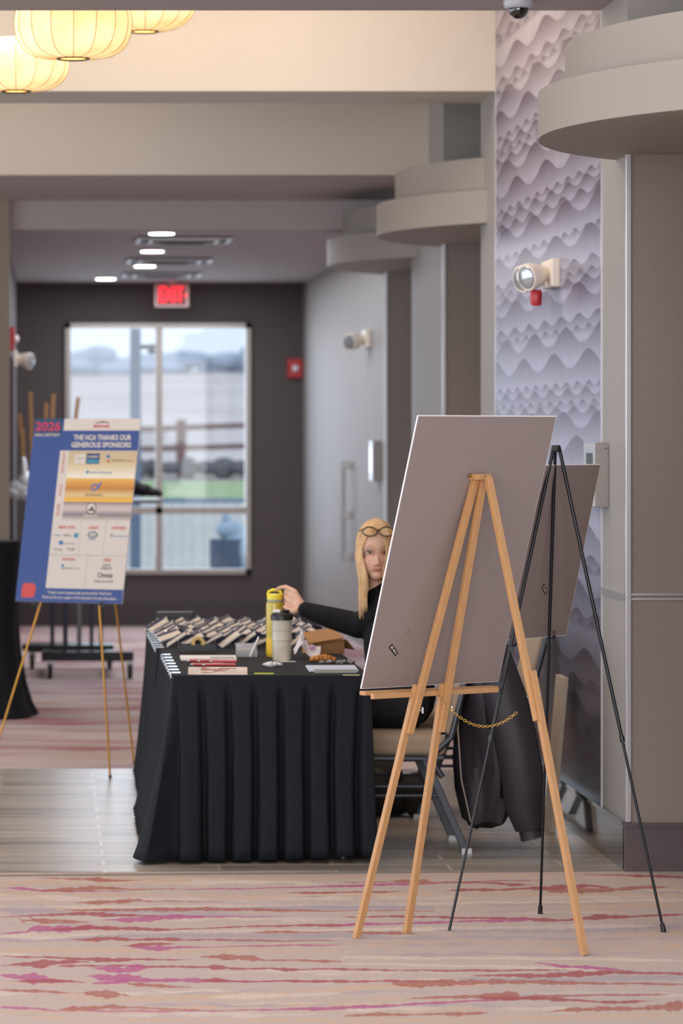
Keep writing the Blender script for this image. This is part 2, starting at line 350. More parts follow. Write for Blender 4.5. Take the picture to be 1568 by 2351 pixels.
vm = N.new('ShaderNodeVectorMath'); vm.operation = 'SCALE'; L.new(br.outputs['Color'], vm.inputs[0]); L.new(mr.outputs[0], vm.inputs['Scale']); L.new(vm.outputs[0], p.inputs['Base Color'])
p.inputs['Roughness'].default_value = .33; p.inputs['Specular IOR Level'].default_value = .5
bm_ = N.new('ShaderNodeBump'); bm_.inputs['Strength'].default_value = .15; bm_.inputs['Distance'].default_value = .004; L.new(nz.outputs['Fac'], bm_.inputs['Height']); L.new(bm_.outputs[0], p.inputs['Normal'])
M_tile = m
struct('floor', MB().prism([(-7, 13.0), (XW+.02, 13.27), (4.5, 13.27), (4.5, YC0), (-7, YC0)], -.01, .002), M_tile)
struct('trim_1', MB().bar((-.3, 13.09, .004), (XW, 13.255, .004), .012, .003), mat('carpet_edge_strip', '#82786c', .6))

# right wall: solid pieces between open alcoves
ZC = 4.4
SEG = [(13.25, 17.76, 13.0), (19.45, 21.16, 0), (22.80, YC1, 0)]
OPEN = [(11.55, 13.25), (17.76, 19.45), (21.16, 22.80)]
for a, b, _ in SEG:
    struct('wall_right', MB().span((XW, a, 0), (XW+1.3, b, ZC if a < 22 else 3.3)), M_strip)
    # taupe face looking into the alcove, with rail and base
    struct('wall_alcove', MB().span((XW+.012, a-.004, .19), (XW+1.3, a+.002, 2.90)), M_brown)
    struct('trim_2', MB().span((XW-.008, a-.012, .19), (XW+.014, a+.012, 2.80)), M_trimw, bevel=.003)
    for zz in (1.056, 1.074):
        struct('trim_3', MB().span((XW-.006, a-.010, zz-.004), (XW+1.2, a-.002, zz+.004)), M_trimw)
    struct('baseboard_alcove', MB().span((XW-.014, a-.016, 0), (XW+1.28, a+.02, .185)).span((XW-.018, a-.020, .172), (XW+1.28, a, .19)), M_base)
    struct('baseboard_right', MB().span((XW-.014, a, 0), (XW+.01, b, .178)).span((XW-.02, a, .178), (XW+.01, b, .192)), M_basegl)
struct('wall_alcove', MB().span((XW+1.3, 11.2, 0), (XW+1.4, 23.0, ZC)), M_brown)
struct('wall_right', MB().span((XW, 11.45, 0), (XW+1.3, 11.55, ZC)), M_brown)
for zz in (1.056, 1.074):
    struct('trim_4', MB().span((XW-.008, 13.25, zz-.004), (XW, 13.85, zz+.004)).span((XW-.008, 17.15, zz-.004), (XW, 17.76, zz+.004)), M_trimw)
struct('trim_5', MB().span((XW-.006, 13.846, .19), (XW, 13.862, 3.42)), M_trimw)
struct('trim_5', MB().span((XW-.006, 17.142, .19), (XW, 17.156, 3.42)), M_trimw)
# printed wave mural, with warm light near its top painted in
LAY = []
def add_layer(z, per, ph, amp, D): LAY.append((z, per, ph, amp, D))
for z, k, ph in [(3.98, 'L', 15.2), (3.86, 'm', 15.0), (3.84, 's', 15.0), (3.80, 'L', 15.7), (3.70, 'm', 15.1), (3.66, 's', 15.1), (3.59, 'L', 15.45), (3.465, 'm', 14.9), (3.414, 's', 15.19), (3.408, 'L', 14.75), (3.304, 'L', 15.07),
        (3.178, 's', 15.74), (3.147, 'm', 15.76), (3.10, 's', 15.67), (3.07, 'm', 15.6), (3.043, 'L', 15.78), (2.936, 'L', 15.43), (2.81, 's', 15.07), (2.785, 'm', 15.26), (2.733, 'm', 14.92), (2.71, 'L', 14.85),
        (2.575, 's', 14.86), (2.574, 'L', 15.13), (2.444, 'm', 14.59), (2.395, 's', 14.42), (2.368, 'm', 14.77), (2.342, 'L', 14.48), (2.21, 'm', 14.95), (2.160, 's', 14.5), (2.157, 'L', 14.82), (2.053, 'L', 15.17),
        (1.921, 's', 15.11), (1.894, 'm', 15.26), (1.843, 's', 14.97), (1.817, 'm', 15.09), (1.793, 'L', 14.88), (1.69, 'L', 14.51), (1.56, 'm', 14.7), (1.50, 's', 14.4), (1.47, 'L', 14.9), (1.324, 'L', 14.27), (1.196, 'm', 14.13), (1.15, 's', 14.2), (1.09, 'L', 14.55),
        (.96, 'm', 14.5), (.92, 's', 14.4), (.80, 'L', 14.27), (.68, 'm', 14.1), (.65, 's', 14.4), (.60, 'L', 14.6), (.48, 'm', 14.2), (.44, 's', 14.2), (.38, 'L', 14.1), (.28, 'm', 14.3)]:
    per, amp, D = {'L': (.97, .072, .15), 'm': (.50, .032, .075), 's': (.31, .022, .045)}[k]
    add_layer(z, per, ph, amp, D)
def mural(x, y, z):
    dark, lite = C3('#56485f'), C3('#b9bbcb')
    c = np.zeros(z.shape+(3,)) + lite[None, None]
    for z0, per, ph, amp, D in LAY:
        t = (1+np.cos(2*PI*(y-ph)/per))/2
        cr = z0-amp+amp*t**(1.15)
        d = cr-z; ins = np.clip(d/.004+.5, 0, 1)[..., None]; g = np.clip((z0-z)/(D*1.0), 0, 1)**1.05
        col = dark[None, None]*(1-g[..., None])+lite[None, None]*g[..., None]
        c = c*(1-ins)+col*ins
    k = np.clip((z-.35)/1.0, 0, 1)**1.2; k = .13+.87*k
    glow_k = np.clip((z-2.3)/1.2, 0, 1)[..., None]
    tint = np.array([[.93, .90, 1.0]])*(1-glow_k)*1.0 + np.array([[1.03, .92, .86]])*glow_k  # warm lantern light is mixed into the print colour towards the top
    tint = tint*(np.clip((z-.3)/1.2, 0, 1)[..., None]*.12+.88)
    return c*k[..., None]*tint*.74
color_grid('wall_mural', (XW-.003, 13.86, .19), (0, 3.285, 0), (0, 0, 3.9), 261, 900, mural, vmat('mural_print_lit', 'print', .35, 8, .03))

# beams and ceilings
struct('ceiling', MB().span((-7, 0, ZC), (4.6, 20.2, ZC+.1)), M_ceil)
struct('beam', MB().span((-7, 13.25, 3.42), (XW, 13.90, ZC)), M_ceil) if False else struct('ceiling_beam', MB().span((-7, 13.25, 3.42), (XW, 13.90, ZC)), M_ceil)
struct('ceiling_beam', MB().span((-7, 17.15, 3.42), (XW, 17.78, ZC)), M_cream)
struct('ceiling_beam', MB().span((-7, 20.2, 3.231), (XW, 22.36, ZC)), M_ceil)
struct('ceiling_beam', MB().span((-7, 20.19, 3.231), (XW, 20.2, ZC)), M_cream)
struct('ceiling', MB().span((-7, 22.36, 3.04), (XW+.2, YC1+.3, 3.3)), M_ceil)
# left side of the corridor
struct('wall_left', MB().span((-7, 22.3, 0), (-.265, 22.45, 3.24)), mat('left_wall_taupe', '#8d8070', .7, var=.04, scale=4))
struct('wall_left', MB().span((-.6, 22.45, 0), (-.295, YC1, 3.1)), M_dark)
struct('door_2', MB().span((-.295, 24.0, 0), (-.27, 25.6, 2.25)), mat('dark_red_door', '#3a2428', .9, var=.05, spec=.05))
struct('trim_6', MB().span((-.30, 25.6, 0), (-.275, 25.72, 2.35)), M_strip)
# far wall with window
WX0, WX1, WZ0, WZ1 = .135, 1.775, .463, 2.685
fw = MB().span((-.6, YC1, 0), (WX0, YC1+.2, 3.1)).span((WX1, YC1, 0), (XW+.1, YC1+.2, 3.1)).span((WX0, YC1, 0), (WX1, YC1+.2, WZ0)).span((WX0, YC1, WZ1), (WX1, YC1+.2, 3.1))
struct('wall_far', fw, M_dark)
struct('baseboard_far', MB().span((-.30, YC1-.02, 0), (XW, YC1, .20)), mat('dark_far_base', '#3e3436', .35))
wn = MB(); M_frame = mat('window_frame_metal', '#a9a29c', .4, metal=.4)
t = .045
wn.span((WX0, YC1-.04, WZ1-t), (WX1, YC1+.1, WZ1)).span((WX0, YC1-.04, WZ0), (WX1, YC1+.1, WZ0+t)).span((WX0, YC1-.04, WZ0), (WX0+t, YC1+.1, WZ1)).span((WX1-t, YC1-.04, WZ0), (WX1, YC1+.1, WZ1))
xm = (365-CX)*YC1/FPX; zt = H-(1172-CY)*YC1/FPX
wn.span((xm-.03, YC1-.02, WZ0), (xm+.03, YC1+.08, WZ1)).span((WX0, YC1-.02, zt-.03), (WX1, YC1+.08, zt+.03))
win = struct('window_1', wn, M_frame)
gm = bpy.data.materials.new('clear_glass'); gm.use_nodes = True; N = gm.node_tree.nodes; L = gm.node_tree.links; N.remove(N['Principled BSDF'])
tr = N.new('ShaderNodeBsdfTransparent'); gl = N.new('ShaderNodeBsdfGlossy'); gl.inputs['Roughness'].default_value = .02; mxs = N.new('ShaderNodeMixShader'); mxs.inputs[0].default_value = .02; tr.inputs[0].default_value = (.93, .96, .98, 1)
L.new(tr.outputs[0], mxs.inputs[1]); L.new(gl.outputs[0], mxs.inputs[2]); L.new(mxs.outputs[0], N['Material Output'].inputs[0])
M_glass = gm
MB().span((WX0+t, YC1+.03, WZ0+t), (WX1-t, YC1+.036, WZ1-t)).build('window_pane', gm, win)
# curved two-step canopies over the alcoves
def canopy(yc, label):
    root = thing('curved_canopy', label, 'canopy', (XW, yc, 2.78), 'curved canopies over the alcoves')
    def poly(sag, half):
        R = (half*half+sag*sag)/(2*sag); a = math.asin(half/R); cx = XW+R-sag
        pts = [(cx-R*math.cos(t), yc+R*math.sin(t)) for t in [lerp(-a, a, i/48) for i in range(49)]]
        return pts+[(XW, yc+.845), (XW+1.25, yc+.845), (XW+1.25, yc-.845), (XW, yc-.845)]
    MB().prism(poly(.453, 1.12), 2.78, 2.952).build('lower_tier', M_drum, root, smooth=True, bevel=.002)
    MB().prism(poly(.352, 1.02), 2.952, 3.125).build('upper_tier', M_drum, root, smooth=True, bevel=.002)
canopy(12.40, 'near curved two-tier canopy jutting out at the top right above the taupe panel')
canopy(18.61, 'middle curved two-tier canopy just left of the printed wave mural')
canopy(21.98, 'farthest small curved canopy at the start of the corridor')
# outdoors
def slab(name, pts, m, x0=-12, x1=16):
    mb = MB()
    for (ya, za), (yb, zb) in zip(pts, pts[1:]): mb.add([(x0, ya, za), (x1, ya, za), (x1, yb, zb), (x0, yb, zb)], [(0, 1, 2, 3)])
    return struct(name, mb, m)
slab('terrace', [(30.46, -.05), (38, -.05)], mat('concrete', '#cfcdcc', .8, var=.08, scale=2))
slab('path', [(38, -.05), (41, .1), (44, .876)], mat('gravel_bank', '#cfcbc6', .9, var=.1, scale=1))
slab('lawn', [(44, .876), (49, 1.04)], mat('lawn_green', '#a9bd8e', .9, var=.2, scale=1))
slab('hillside', [(49, 1.04), (60, 1.5), (75, 2.5), (95, 3.5), (150, 4.0)], mat('dry_hill', '#d3c8c6', .95, var=.15, scale=.25), -30, 40)
# ================= easels and boards =================
M_wood = mat('pine_wood', '#b98a5b', .45, var=.10, scale=5, stretch=(20, 20, 1.2), bump=.05)
M_board = mat('foam_board_back', '#8b7c77', .6, var=.01, scale=3)
M_edge = mat('foam_board_edge', '#efeaf0', .5, var=.01)
M_brass = mat('brass', '#c9a356', .25, metal=1, var=.05)
M_stick = mat('sticker_black', '#231a18', .5)
M_grey = mat('faint_grey_ink', '#7d6d68', .6)
M_paper = mat('paper_white', '#e2dcd6', .6, var=.02)
def frame_of(phi, lean, sgn):
    """axes of a leaning board: u along the width, w up the board, n out of its front"""
    u = Vector((math.cos(phi), sgn*math.sin(phi), 0)); n0 = Vector((-math.sin(phi), sgn*math.cos(phi), 0))
    w = (Vector((0, 0, 1))*math.cos(lean) - n0*math.sin(lean)).normalized(); return u, w, u.cross(w)

# --- wooden easel and its board (seen from behind) ---
phi = math.radians(34.5); u, wv, nn = frame_of(phi, math.radians(17.7), 1)
# bottom-left corner of the board
B0 = at(829, 1582, 11.38)
bw, bh = .61, .955
def bp(a, b, c=0): return B0 + u*a + wv*b + nn*c
fwd = Vector((-math.sin(phi), math.cos(phi), 0))
board = thing('foam_board', 'large blank white foam board seen from behind, resting on the wooden easel', 'board', bp(bw/2, 0))
MB().add([bp(a, b, c) for c in (-.0005, -.0055) for a, b in ((0, 0), (bw, 0), (bw, bh), (0, bh))], [(0, 1, 2, 3), (7, 6, 5, 4), (0, 4, 5, 1), (1, 5, 6, 2), (2, 6, 7, 3), (3, 7, 4, 0)]).build('core', M_edge, board)
def facing(a):                       # side of the board turned to the viewer
    return -1 if (u.cross(wv)).dot(Vector((0, 1, 0))) > 0 else 1
sd = facing(0); cfront = .0003 if sd > 0 else -.0058
MB().add([bp(a, b, cfront+(.0003*sd)) for a, b in ((.002, .002), (bw-.002, .002), (bw-.002, bh-.002), (.002, bh-.002))]+[bp(a, b, cfront) for a, b in ((.002, .002), (bw-.002, .002), (bw-.002, bh-.002), (.002, bh-.002))], [(0, 1, 2, 3), (7, 6, 5, 4), (0, 4, 5, 1), (1, 5, 6, 2), (2, 6, 7, 3), (3, 7, 4, 0)]).build('back_sheet', M_board, board)
def sticker(parent, P, uu, ww, ang, s, txt, flip):
    """small black label with pale characters and two faint printed lines"""
    e1 = (uu*math.cos(ang)+ww*math.sin(ang)); e2 = (-uu*math.sin(ang)+ww*math.cos(ang)); n = e1.cross(e2)
    if n.y > 0: n = -n
    mb = MB(); c = P+n*.0012
    def q(cx, cy, lx, ly, h=0): mb.add([c+e1*(cx+sx*lx/2)+e2*(cy+sy*ly/2)+n*h for sx, sy in ((-1, -1), (1, -1), (1, 1), (-1, 1))]+[c+e1*(cx+sx*lx/2)+e2*(cy+sy*ly/2)+n*(h+.0003) for sx, sy in ((-1, -1), (1, -1), (1, 1), (-1, 1))], [(0, 3, 2, 1), (4, 5, 6, 7), (0, 1, 5, 4), (1, 2, 6, 5), (2, 3, 7, 6), (3, 0, 4, 7)])
    q(0, 0, .036*s, .013*s); a = mb.build('label_strip', M_stick, parent)
    mb = MB(); q(.002*s, .062*s*flip, .034*s, .0012*s); q(.0, .054*s*flip, .013*s, .001*s); q(-.004*s, .050*s*flip, .010*s, .0008*s); mb.build('printed_line', M_grey, parent)
    R = Matrix((e1, e2, n)).transposed() if e1.cross(e2).dot(n) > 0 else Matrix((-e1, e2, n)).transposed()
    text_mesh('label_text', '81-8-2', .0105*s, M_paper, parent, Matrix.Translation(c+n*.0006) @ R.to_4x4())
def on_board(px, py, P0, n):          # point of the board's plane behind a viewing direction
    d = Vector(((px-CX)/FPX, 1, -(py-CY)/FPX)); o = Vector((0, 0, H)); return o + d*((P0-o).dot(n)/d.dot(n))
sticker(board, on_board(903, 1492, B0, nn), u, wv, math.radians(-42), 1.35, '81-8-2', 1)

easel = thing('wooden_easel', 'tall pine easel holding the large white board in the right foreground', 'easel', (1.35, 11.4, 0))
LG = []
TOP = on_board(1095, 1092, B0, nn)
def leg(mb, p, q, w=.026, h=.020): return mb.bar(p, q, w, h, up=(math.sin(phi), -math.cos(phi), 0))
nv_ = Vector((0.55, -.83, 0))
fl, fm, fr = floor_at(818, 2154), floor_at(934, 2142), floor_at(1342, 2193)
Tl = TOP+nv_*.018+Vector((-.014, 0, 0)); Tm = TOP+nv_*.018+Vector((.012, .006, 0)); Tr = TOP+nv_*.045+Vector((.008, 0, -.005))
for T, F_, a, b in ((Tl, fl, .035, .025), (Tm, fm, .026, .022), (Tr, fr, .030, .024)):
    z0 = .84-.10 if F_ is not fr else .80
    k = (T.z-z0)/(T.z-F_.z); mid = T.lerp(F_, k-.03); mid2 = T.lerp(F_, k+.03)
    off = Vector((.010, -.004, 0)) if F_ is not fr else Vector((-.010, 0, 0))
    L_ = MB(); leg(L_, T, mid2, .024, .018); up_ = L_.build('leg', M_wood, easel, bevel=.0015)
    L_ = MB(); leg(L_, T.lerp(F_, k-.075)-off*1.6, F_, .024, .018); L_.build('leg_extension', M_wood, up_, bevel=.0015)
    L_ = MB(); P_ = T.lerp(F_, k-.02); L_.tube([P_+Vector((-.02, 0, 0)), P_+Vector((.026, 0, 0))], .0025, 8); L_.bar(P_+Vector((.024, 0, -.010)), P_+Vector((.024, 0, .010)), .004, .006); L_.build('wing_nut', M_chrome, up_, smooth=True)
# head block, hinge bolt
hb = MB(); hb.bar(TOP+nv_*.012-u*.034+Vector((0, 0, -.004)), TOP+nv_*.012+u*.034+Vector((0, 0, -.004)), .045, .020, up=(0, 0, 1)); hb.build('head_block', M_wood, easel, bevel=.002)
hb = MB(); hb.tube([Tl+Vector((-.022, -.01, .0)), Tl+Vector((.03, -.01, .0))], .003, 8); hb.ell(Tl+Vector((-.022, -.01, 0)), (.007, .007, .007), n=6); hb.build('hinge_bolt', mat('old_brass', '#8d7338', .4, metal=.8), easel, smooth=True)
# ledge: the rail behind and the lip bar nearer the viewer
e0, e1 = at(830, 1586, 11.36), at(1143, 1573, 11.36+.36)
lb = MB(); dn = Vector((0, 0, -.008))
lb.bar(e0+fwd*(-.004)+dn, e0+fwd*(-.004)+dn+(e1-e0)*.97, .030, .014, up=(0, 0, 1)); rail = lb.build('ledge', M_wood, easel, bevel=.0015)
lb = MB(); s0, s1 = at(854, 1599, 11.31), at(1142, 1583, 11.66); lb.bar(s0, s1, .016, .018, up=(0, 0, 1)); lb.build('ledge_lip', M_wood, easel, bevel=.0015)
# chain from ledge to rear leg
c0, c1 = at(1008, 1597, 11.45), at(1186, 1636, 11.30)
ch = MB(); nL = 34
cp = []
for i in range(nL+1):
    t = i/nL; p_ = c0.lerp(c1, t); sag = .072*4*t*(1-t)*(1.0); cp.append(p_-Vector((0, 0, sag)))
for i in range(nL):
    a, b = cp[i], cp[i+1]; d = (b-a).normalized(); c = (a+b)/2; L2 = (b-a).length*.72
    s1v = Vector((0, 0, 1)) if i % 2 else Vector((0, 1, 0)); sv = (s1v-d*s1v.dot(d)).normalized()
    ring = [c+d*math.cos(q)*L2+sv*math.sin(q)*.0042 for q in [2*PI*k/12 for k in range(13)]]
    ch.tube(ring, .0013, 6, cap=False, up=d.cross(sv))
ch.build('chain', M_brass, easel, smooth=True, label='brass safety chain')

# --- black tripod easel with the smaller board behind ---
te = thing('tripod_easel', 'slim black metal tripod easel behind the wooden easel, near the mural', 'easel', (1.75, 11.8, 0))
tt = at(1277, 1030, 11.78)
f1, f2, f3 = floor_at(1031, 2137), floor_at(1240, 2098), floor_at(1524, 2140)
tops = [tt+Vector((-.010, 0, 0)), tt+Vector((-.002, .012, 0)), tt+Vector((.010, -.004, 0))]
for T, F_ in zip(tops, (f1, f2, f3)):
    j1, j2 = T.lerp(F_, .42), T.lerp(F_, .60)
    lg = MB().tube([T, T.lerp(F_, .605)], .0062, 10).build('leg', M_black, te, smooth=True)
    MB().tube([T.lerp(F_, .60), T.lerp(F_, .99)], .0048, 10).build('leg_extension', M_black, lg, smooth=True)
    MB().tube([T.lerp(F_, .597), T.lerp(F_, .61)], .0085, 10).build('joint_collar', M_blackp, lg, smooth=True)
    if F_ is f1: MB().tube([T.lerp(F_, .985), F_], .0052, 10).build('foot_tip', M_blackp, lg, smooth=True)
    else: MB().tube([T.lerp(F_, .983), F_], [.008, .009], 10).build('foot_tip', M_blackp, lg, smooth=True)
MB().lathe(tt, [(.017, -.012), (.019, -.006), (.016, 0), (.016, .006), (.013, .012)], 20).build('head_cap', M_blackp, te, smooth=True)
MB().tube([tt+Vector((.013*math.cos(a), .013*math.sin(a), .006)) for a in [PI*k/10 for k in range(-10, 11)]], .0015, 6).build('head_ring', M_chrome, te, smooth=True)
phi2 = math.radians(47); u2, w2, n2 = frame_of(phi2, math.radians(13.5), 1)
BR = at(1298, 1459, 12.10); w_b, h_b = .46, .625
def b2(a, b, c=0): return BR - u2*(w_b-a) + w2*b + n2*c
b2o = thing('foam_board', 'smaller white foam board seen from behind on the black tripod easel', 'board', b2(w_b/2, 0))
sd = 1 if (n2.y < 0) else -1
q8 = [(0, 1, 2, 3), (7, 6, 5, 4), (0, 4, 5, 1), (1, 5, 6, 2), (2, 6, 7, 3), (3, 7, 4, 0)]
MB().add([b2(a, b, c) for c in (.0025, -.0025) for a, b in ((0, 0), (w_b, 0), (w_b, h_b), (0, h_b))], q8).build('core', M_edge, b2o)
MB().add([b2(a, b, sd*c) for c in (.0030, .0026) for a, b in ((.002, .002), (w_b-.002, .002), (w_b-.002, h_b-.002), (.002, h_b-.002))], q8).build('back_sheet', M_board, b2o)
sticker(b2o, on_board(1249, 1353, BR, n2)-Vector((0, .004, 0)), u2, w2, math.radians(-48), 1.15, '', -1)
for (px, py, Y) in ((1262, 1472, 11.93), (1172, 1490, 11.72)):
    a = at(px, py, Y); hk = MB()
    tip = a+Vector((.028, .075, .012)); hk.bar(a, tip, .010, .006); hk.bar(tip, tip+Vector((.0, .0, .022)), .009, .005, up=(0, 1, 0)); hk.box(a, (.020, .016, .020))
    hk.build('board_hook', M_blackp, te, bevel=.001)

# --- sponsor sign on its easel ---
SB = at(35, 1380, 17.00); ph3 = math.radians(29)
u3 = Vector((math.cos(ph3), -math.sin(ph3), 0)); n30 = Vector((-math.sin(ph3), -math.cos(ph3), 0)); ln = math.radians(12.5)
w3 = (Vector((0, 0, 1))*math.cos(ln)-n30*math.sin(ln)).normalized(); n3 = u3.cross(w3)
if n3.dot(n30) < 0: n3 = -n3
SW, SH = .60, .93
def sp(a, b, c=0): return SB+u3*a+w3*b+n3*c
sign = thing('sponsor_sign', 'blue and white sponsor poster board on the thin easel at the left', 'sign', sp(SW/2, 0))
MB().add([sp(a, b, c) for c in (0, -.006) for a, b in ((0, 0), (SW, 0), (SW, SH), (0, SH))], q8).build('board', M_edge, sign)
M3 = Matrix((u3, w3, n3)).transposed().to_4x4()
def sq(name, a0, b0, a1, b1, m, lay=1, poly=None):
    pts = poly or [(a0, b0), (a1, b0), (a1, b1), (a0, b1)]; k = len(pts)
    vs = [sp(a*SW, b*SH, .0004+.0004*lay) for a, b in pts]
    vs2 = [sp(a*SW, b*SH, .0004*lay) for a, b in pts]
    return MB().add(vs+vs2, [list(range(k)), list(range(k, 2*k))[::-1]]+[(i, (i+1) % k, k+(i+1) % k, k+i) for i in range(k)]).build(name, m, sign)
SM = {k: mat('ink_'+k, [v*.76 for v in rgb(c)], .5, var=.01) for k, c in dict(blue='#2f4a8e', white='#d9cfc6', red='#d2443f', crimson='#c8304e', navy='#21406b', teal='#3f8fae', tan='#d3bc96', grey='#9c8f8c', dark='#5a534e', azure='#2f6fb5', line='#b9adab', orange='#c98634').items()}
def st(body, a, b, size, m, width=None, align='CENTER', rot=0, lay=3, bold=.0):
    M = Matrix.Translation(sp(a*SW, b*SH, .0004*lay+.0006)) @ M3 @ Matrix.Rotation(rot, 4, 'Z')
    return text_mesh('lettering', body, size, SM[m], sign, M, align, .0003, width*SW if width else None, bold)
def stripe_mat(name, cols):
    m = bpy.data.materials.new(name); m.use_nodes = True; N = m.node_tree.nodes; L = m.node_tree.links; p = N['Principled BSDF']
    tc = N.new('ShaderNodeTexCoord'); sx = N.new('ShaderNodeSeparateXYZ'); L.new(tc.outputs['Generated'], sx.inputs[0]); cr = N.new('ShaderNodeValToRGB')
    L.new(sx.outputs['Z'], cr.inputs[0]); e = cr.color_ramp.elements
    while len(e) > 1: e.remove(e[-1])
    e[0].position = cols[0][0]; e[0].color = (*rgb(cols[0][1]), 1)
    for t_, c_ in cols[1:]: k = e.new(t_); k.color = (*[v*.8 for v in rgb(c_)], 1)
    L.new(cr.outputs[0], p.inputs['Base Color']); p.inputs['Roughness'].default_value = .4; return m
sq('print', 0, 0, 1, 1, SM['blue'], 1)
sq('print', .285, .935, 1, 1, SM['white'], 2, )
sq('print', .275, .075, 1, .825, SM['white'], 2)
sq('foil_band', .36, .675, 1, .825, stripe_mat('platinum_foil', [(0, '#d8d0c4'), (.35, '#dccbab'), (.6, '#cdb58c'), (1, '#c6b293')]), 3)
sq('foil_band', .36, .545, 1, .675, stripe_mat('gold_foil', [(0, '#e3ac3c'), (.12, '#e0ae45'), (.3, '#dcc08a'), (.55, '#c07f2f'), (.8, '#d99a44'), (1, '#e3bb62')]), 3)
sq('foil_band', .36, .445, 1, .545, stripe_mat('silver_foil', [(0, '#b9ada4'), (.3, '#85767a'), (.6, '#cbbcb8'), (.8, '#c0aeac'), (1, '#7c6f73')]), 3)
sq('print', 0, .905, .27, 1, SM['navy'], 2)
st('2026', .135, .955, .062, 'crimson', .24, bold=.0015)
st('ANNUAL CORVETTE SHOW', .135, .91, .02, 'white', .24, bold=.0004)
st('THE HCA THANKS OUR', .66, .895, .036, 'white', .54, bold=.0012)
st('GENEROUS SPONSORS', .655, .855, .036, 'white', .56, bold=.0012)
st('HEARTLAND', .64, .957, .018, 'crimson', .15, bold=.0008)
sq('logo', 0, 0, 0, 0, SM['dark'], 3, [(.57, .968), (.60, .982), (.65, .986), (.70, .98), (.72, .968), (.69, .976), (.62, .978)])
for tx, b, m_ in (('PLATINUM', .76, 'red'), ('GOLD', .61, 'red'), ('SILVER', .50, 'red')): st(tx, .318, b, .022, m_, rot=PI/2)
sq('logo', .42, .755, .52, .805, SM['white'], 4); st('sponsor', .475, .782, .012, 'grey', lay=5)
sq('logo', .53, .752, .655, .81, SM['navy'], 4); sq('logo', .54, .757, .648, .775, SM['teal'], 5); st('HUBERT', .592, .79, .017, 'white', lay=5, bold=.0003)
def disc(a, b, ra, rb, m, lay=4, k=18): return sq('logo', 0, 0, 0, 0, SM[m], lay, [(a+ra*math.cos(2*PI*i/k), b+rb*math.sin(2*PI*i/k)) for i in range(k)])
disc(.735, .793, .02, .009, 'azure'); disc(.738, .767, .011, .008, 'crimson'); st('Heartland', .82, .773, .014, 'dark', .11, lay=4); st('Technology', .92, .77, .012, 'grey', .1, lay=4)
disc(.555, .708, .014, .009, 'teal'); st('quantum', .63, .706, .016, 'teal', .11, lay=4); st('financial', .735, .705, .016, 'azure', .09, lay=4)
disc(.635, .625, .033, .020, 'azure'); disc(.635, .625, .021, .012, 'orange', 5); sq('logo', 0, 0, 0, 0, SM['azure'], 6, [(.655, .625), (.69, .655), (.70, .65), (.67, .615)]); st('MIDWESTERN', .635, .582, .014, 'dark', .16, lay=4)
disc(.625, .510, .05, .033, 'dark'); disc(.625, .510, .042, .027, 'white', 5); sq('logo', 0, 0, 0, 0, SM['dark'], 6, [(.59, .497), (.62, .512), (.64, .523), (.65, .505), (.665, .495)]); st('CHEVROLET', .625, .468, .018, 'white', .14, lay=4, bold=.0005)
sq('rule', .548, .255, .552, .445, SM['line'], 3); sq('rule', .775, .255, .779, .445, SM['line'], 3); sq('rule', .275, .253, 1, .257, SM['line'], 3); sq('rule', .635, .078, .639, .255, SM['line'], 3)
st('MAIN TOUR', .415, .405, .020, 'red', .15, bold=.0004); st('LUNCH', .663, .405, .020, 'red', .09, bold=.0004); st('LANYARDS', .90, .405, .020, 'red', .13, bold=.0004)
st('NOTE BAG', .465, .232, .020, 'red', .12, bold=.0004); st('PRIZE', .825, .232, .020, 'red', .07, bold=.0004)
st('Allies', .335, .362, .013, 'teal', .06); st('Affico', .43, .362, .017, 'dark', .08); sq('logo', .49, .35, .53, .375, SM['teal'], 3)
disc(.375, .322, .02, .012, 'azure'); st('association', .455, .318, .013, 'grey', .11); st('Crow', .355, .285, .020, 'dark', .08); st('TW', .475, .285, .022, 'dark', .08)
disc(.665, .367, .048, .018, 'navy'); disc(.665, .367, .038, .012, 'white', 5); st('Terry', .665, .367, .013, 'navy', .06, lay=6); st('services', .665, .342, .011, 'azure', .06)
disc(.84, .366, .008, .006, 'dark'); st('quantumfinancial', .92, .362, .012, 'teal', .14)
disc(.415, .198, .012, .008, 'azure'); disc(.415, .182, .007, .006, 'dark'); st('Heartland', .475, .185, .013, 'dark', .08); st('Tech', .55, .184, .011, 'grey', .05)
st('JACOB', .825, .205, .018, 'dark', .07); st('AMBROSE', .825, .187, .018, 'dark', .1); st('Omnis', .82, .150, .036, 'dark', .14, bold=.0008); st('Oldtownsmith', .81, .118, .018, 'dark', .17)
st("Today's event is generously sponsored by WestTech.", .60, .052, .020, 'white', .60, bold=.0003)
st('Thank you for your support of the Heartland Corvette Association.', .60, .026, .020, 'white', .70, bold=.0003)
sq('logo', 0, 0, 0, 0, SM['red'], 3, [(.055, .02), (.17, .022), (.185, .06), (.18, .085), (.15, .10), (.06, .098), (.05, .06)])
M_gold = mat('gold_bamboo_metal', '#c08a34', .35, metal=.35, var=.08, scale=20)
se = thing('display_easel', 'thin golden three-legged easel holding the sponsor poster', 'easel', (.2, 17.1, 0))
g1, g2, g3 = floor_at(-32, 1792), floor_at(253, 1787), floor_at(308, 1755)
hp = sp(.36, 1.0, -.02); hp = Vector((at(215, 1010, 17.20)))
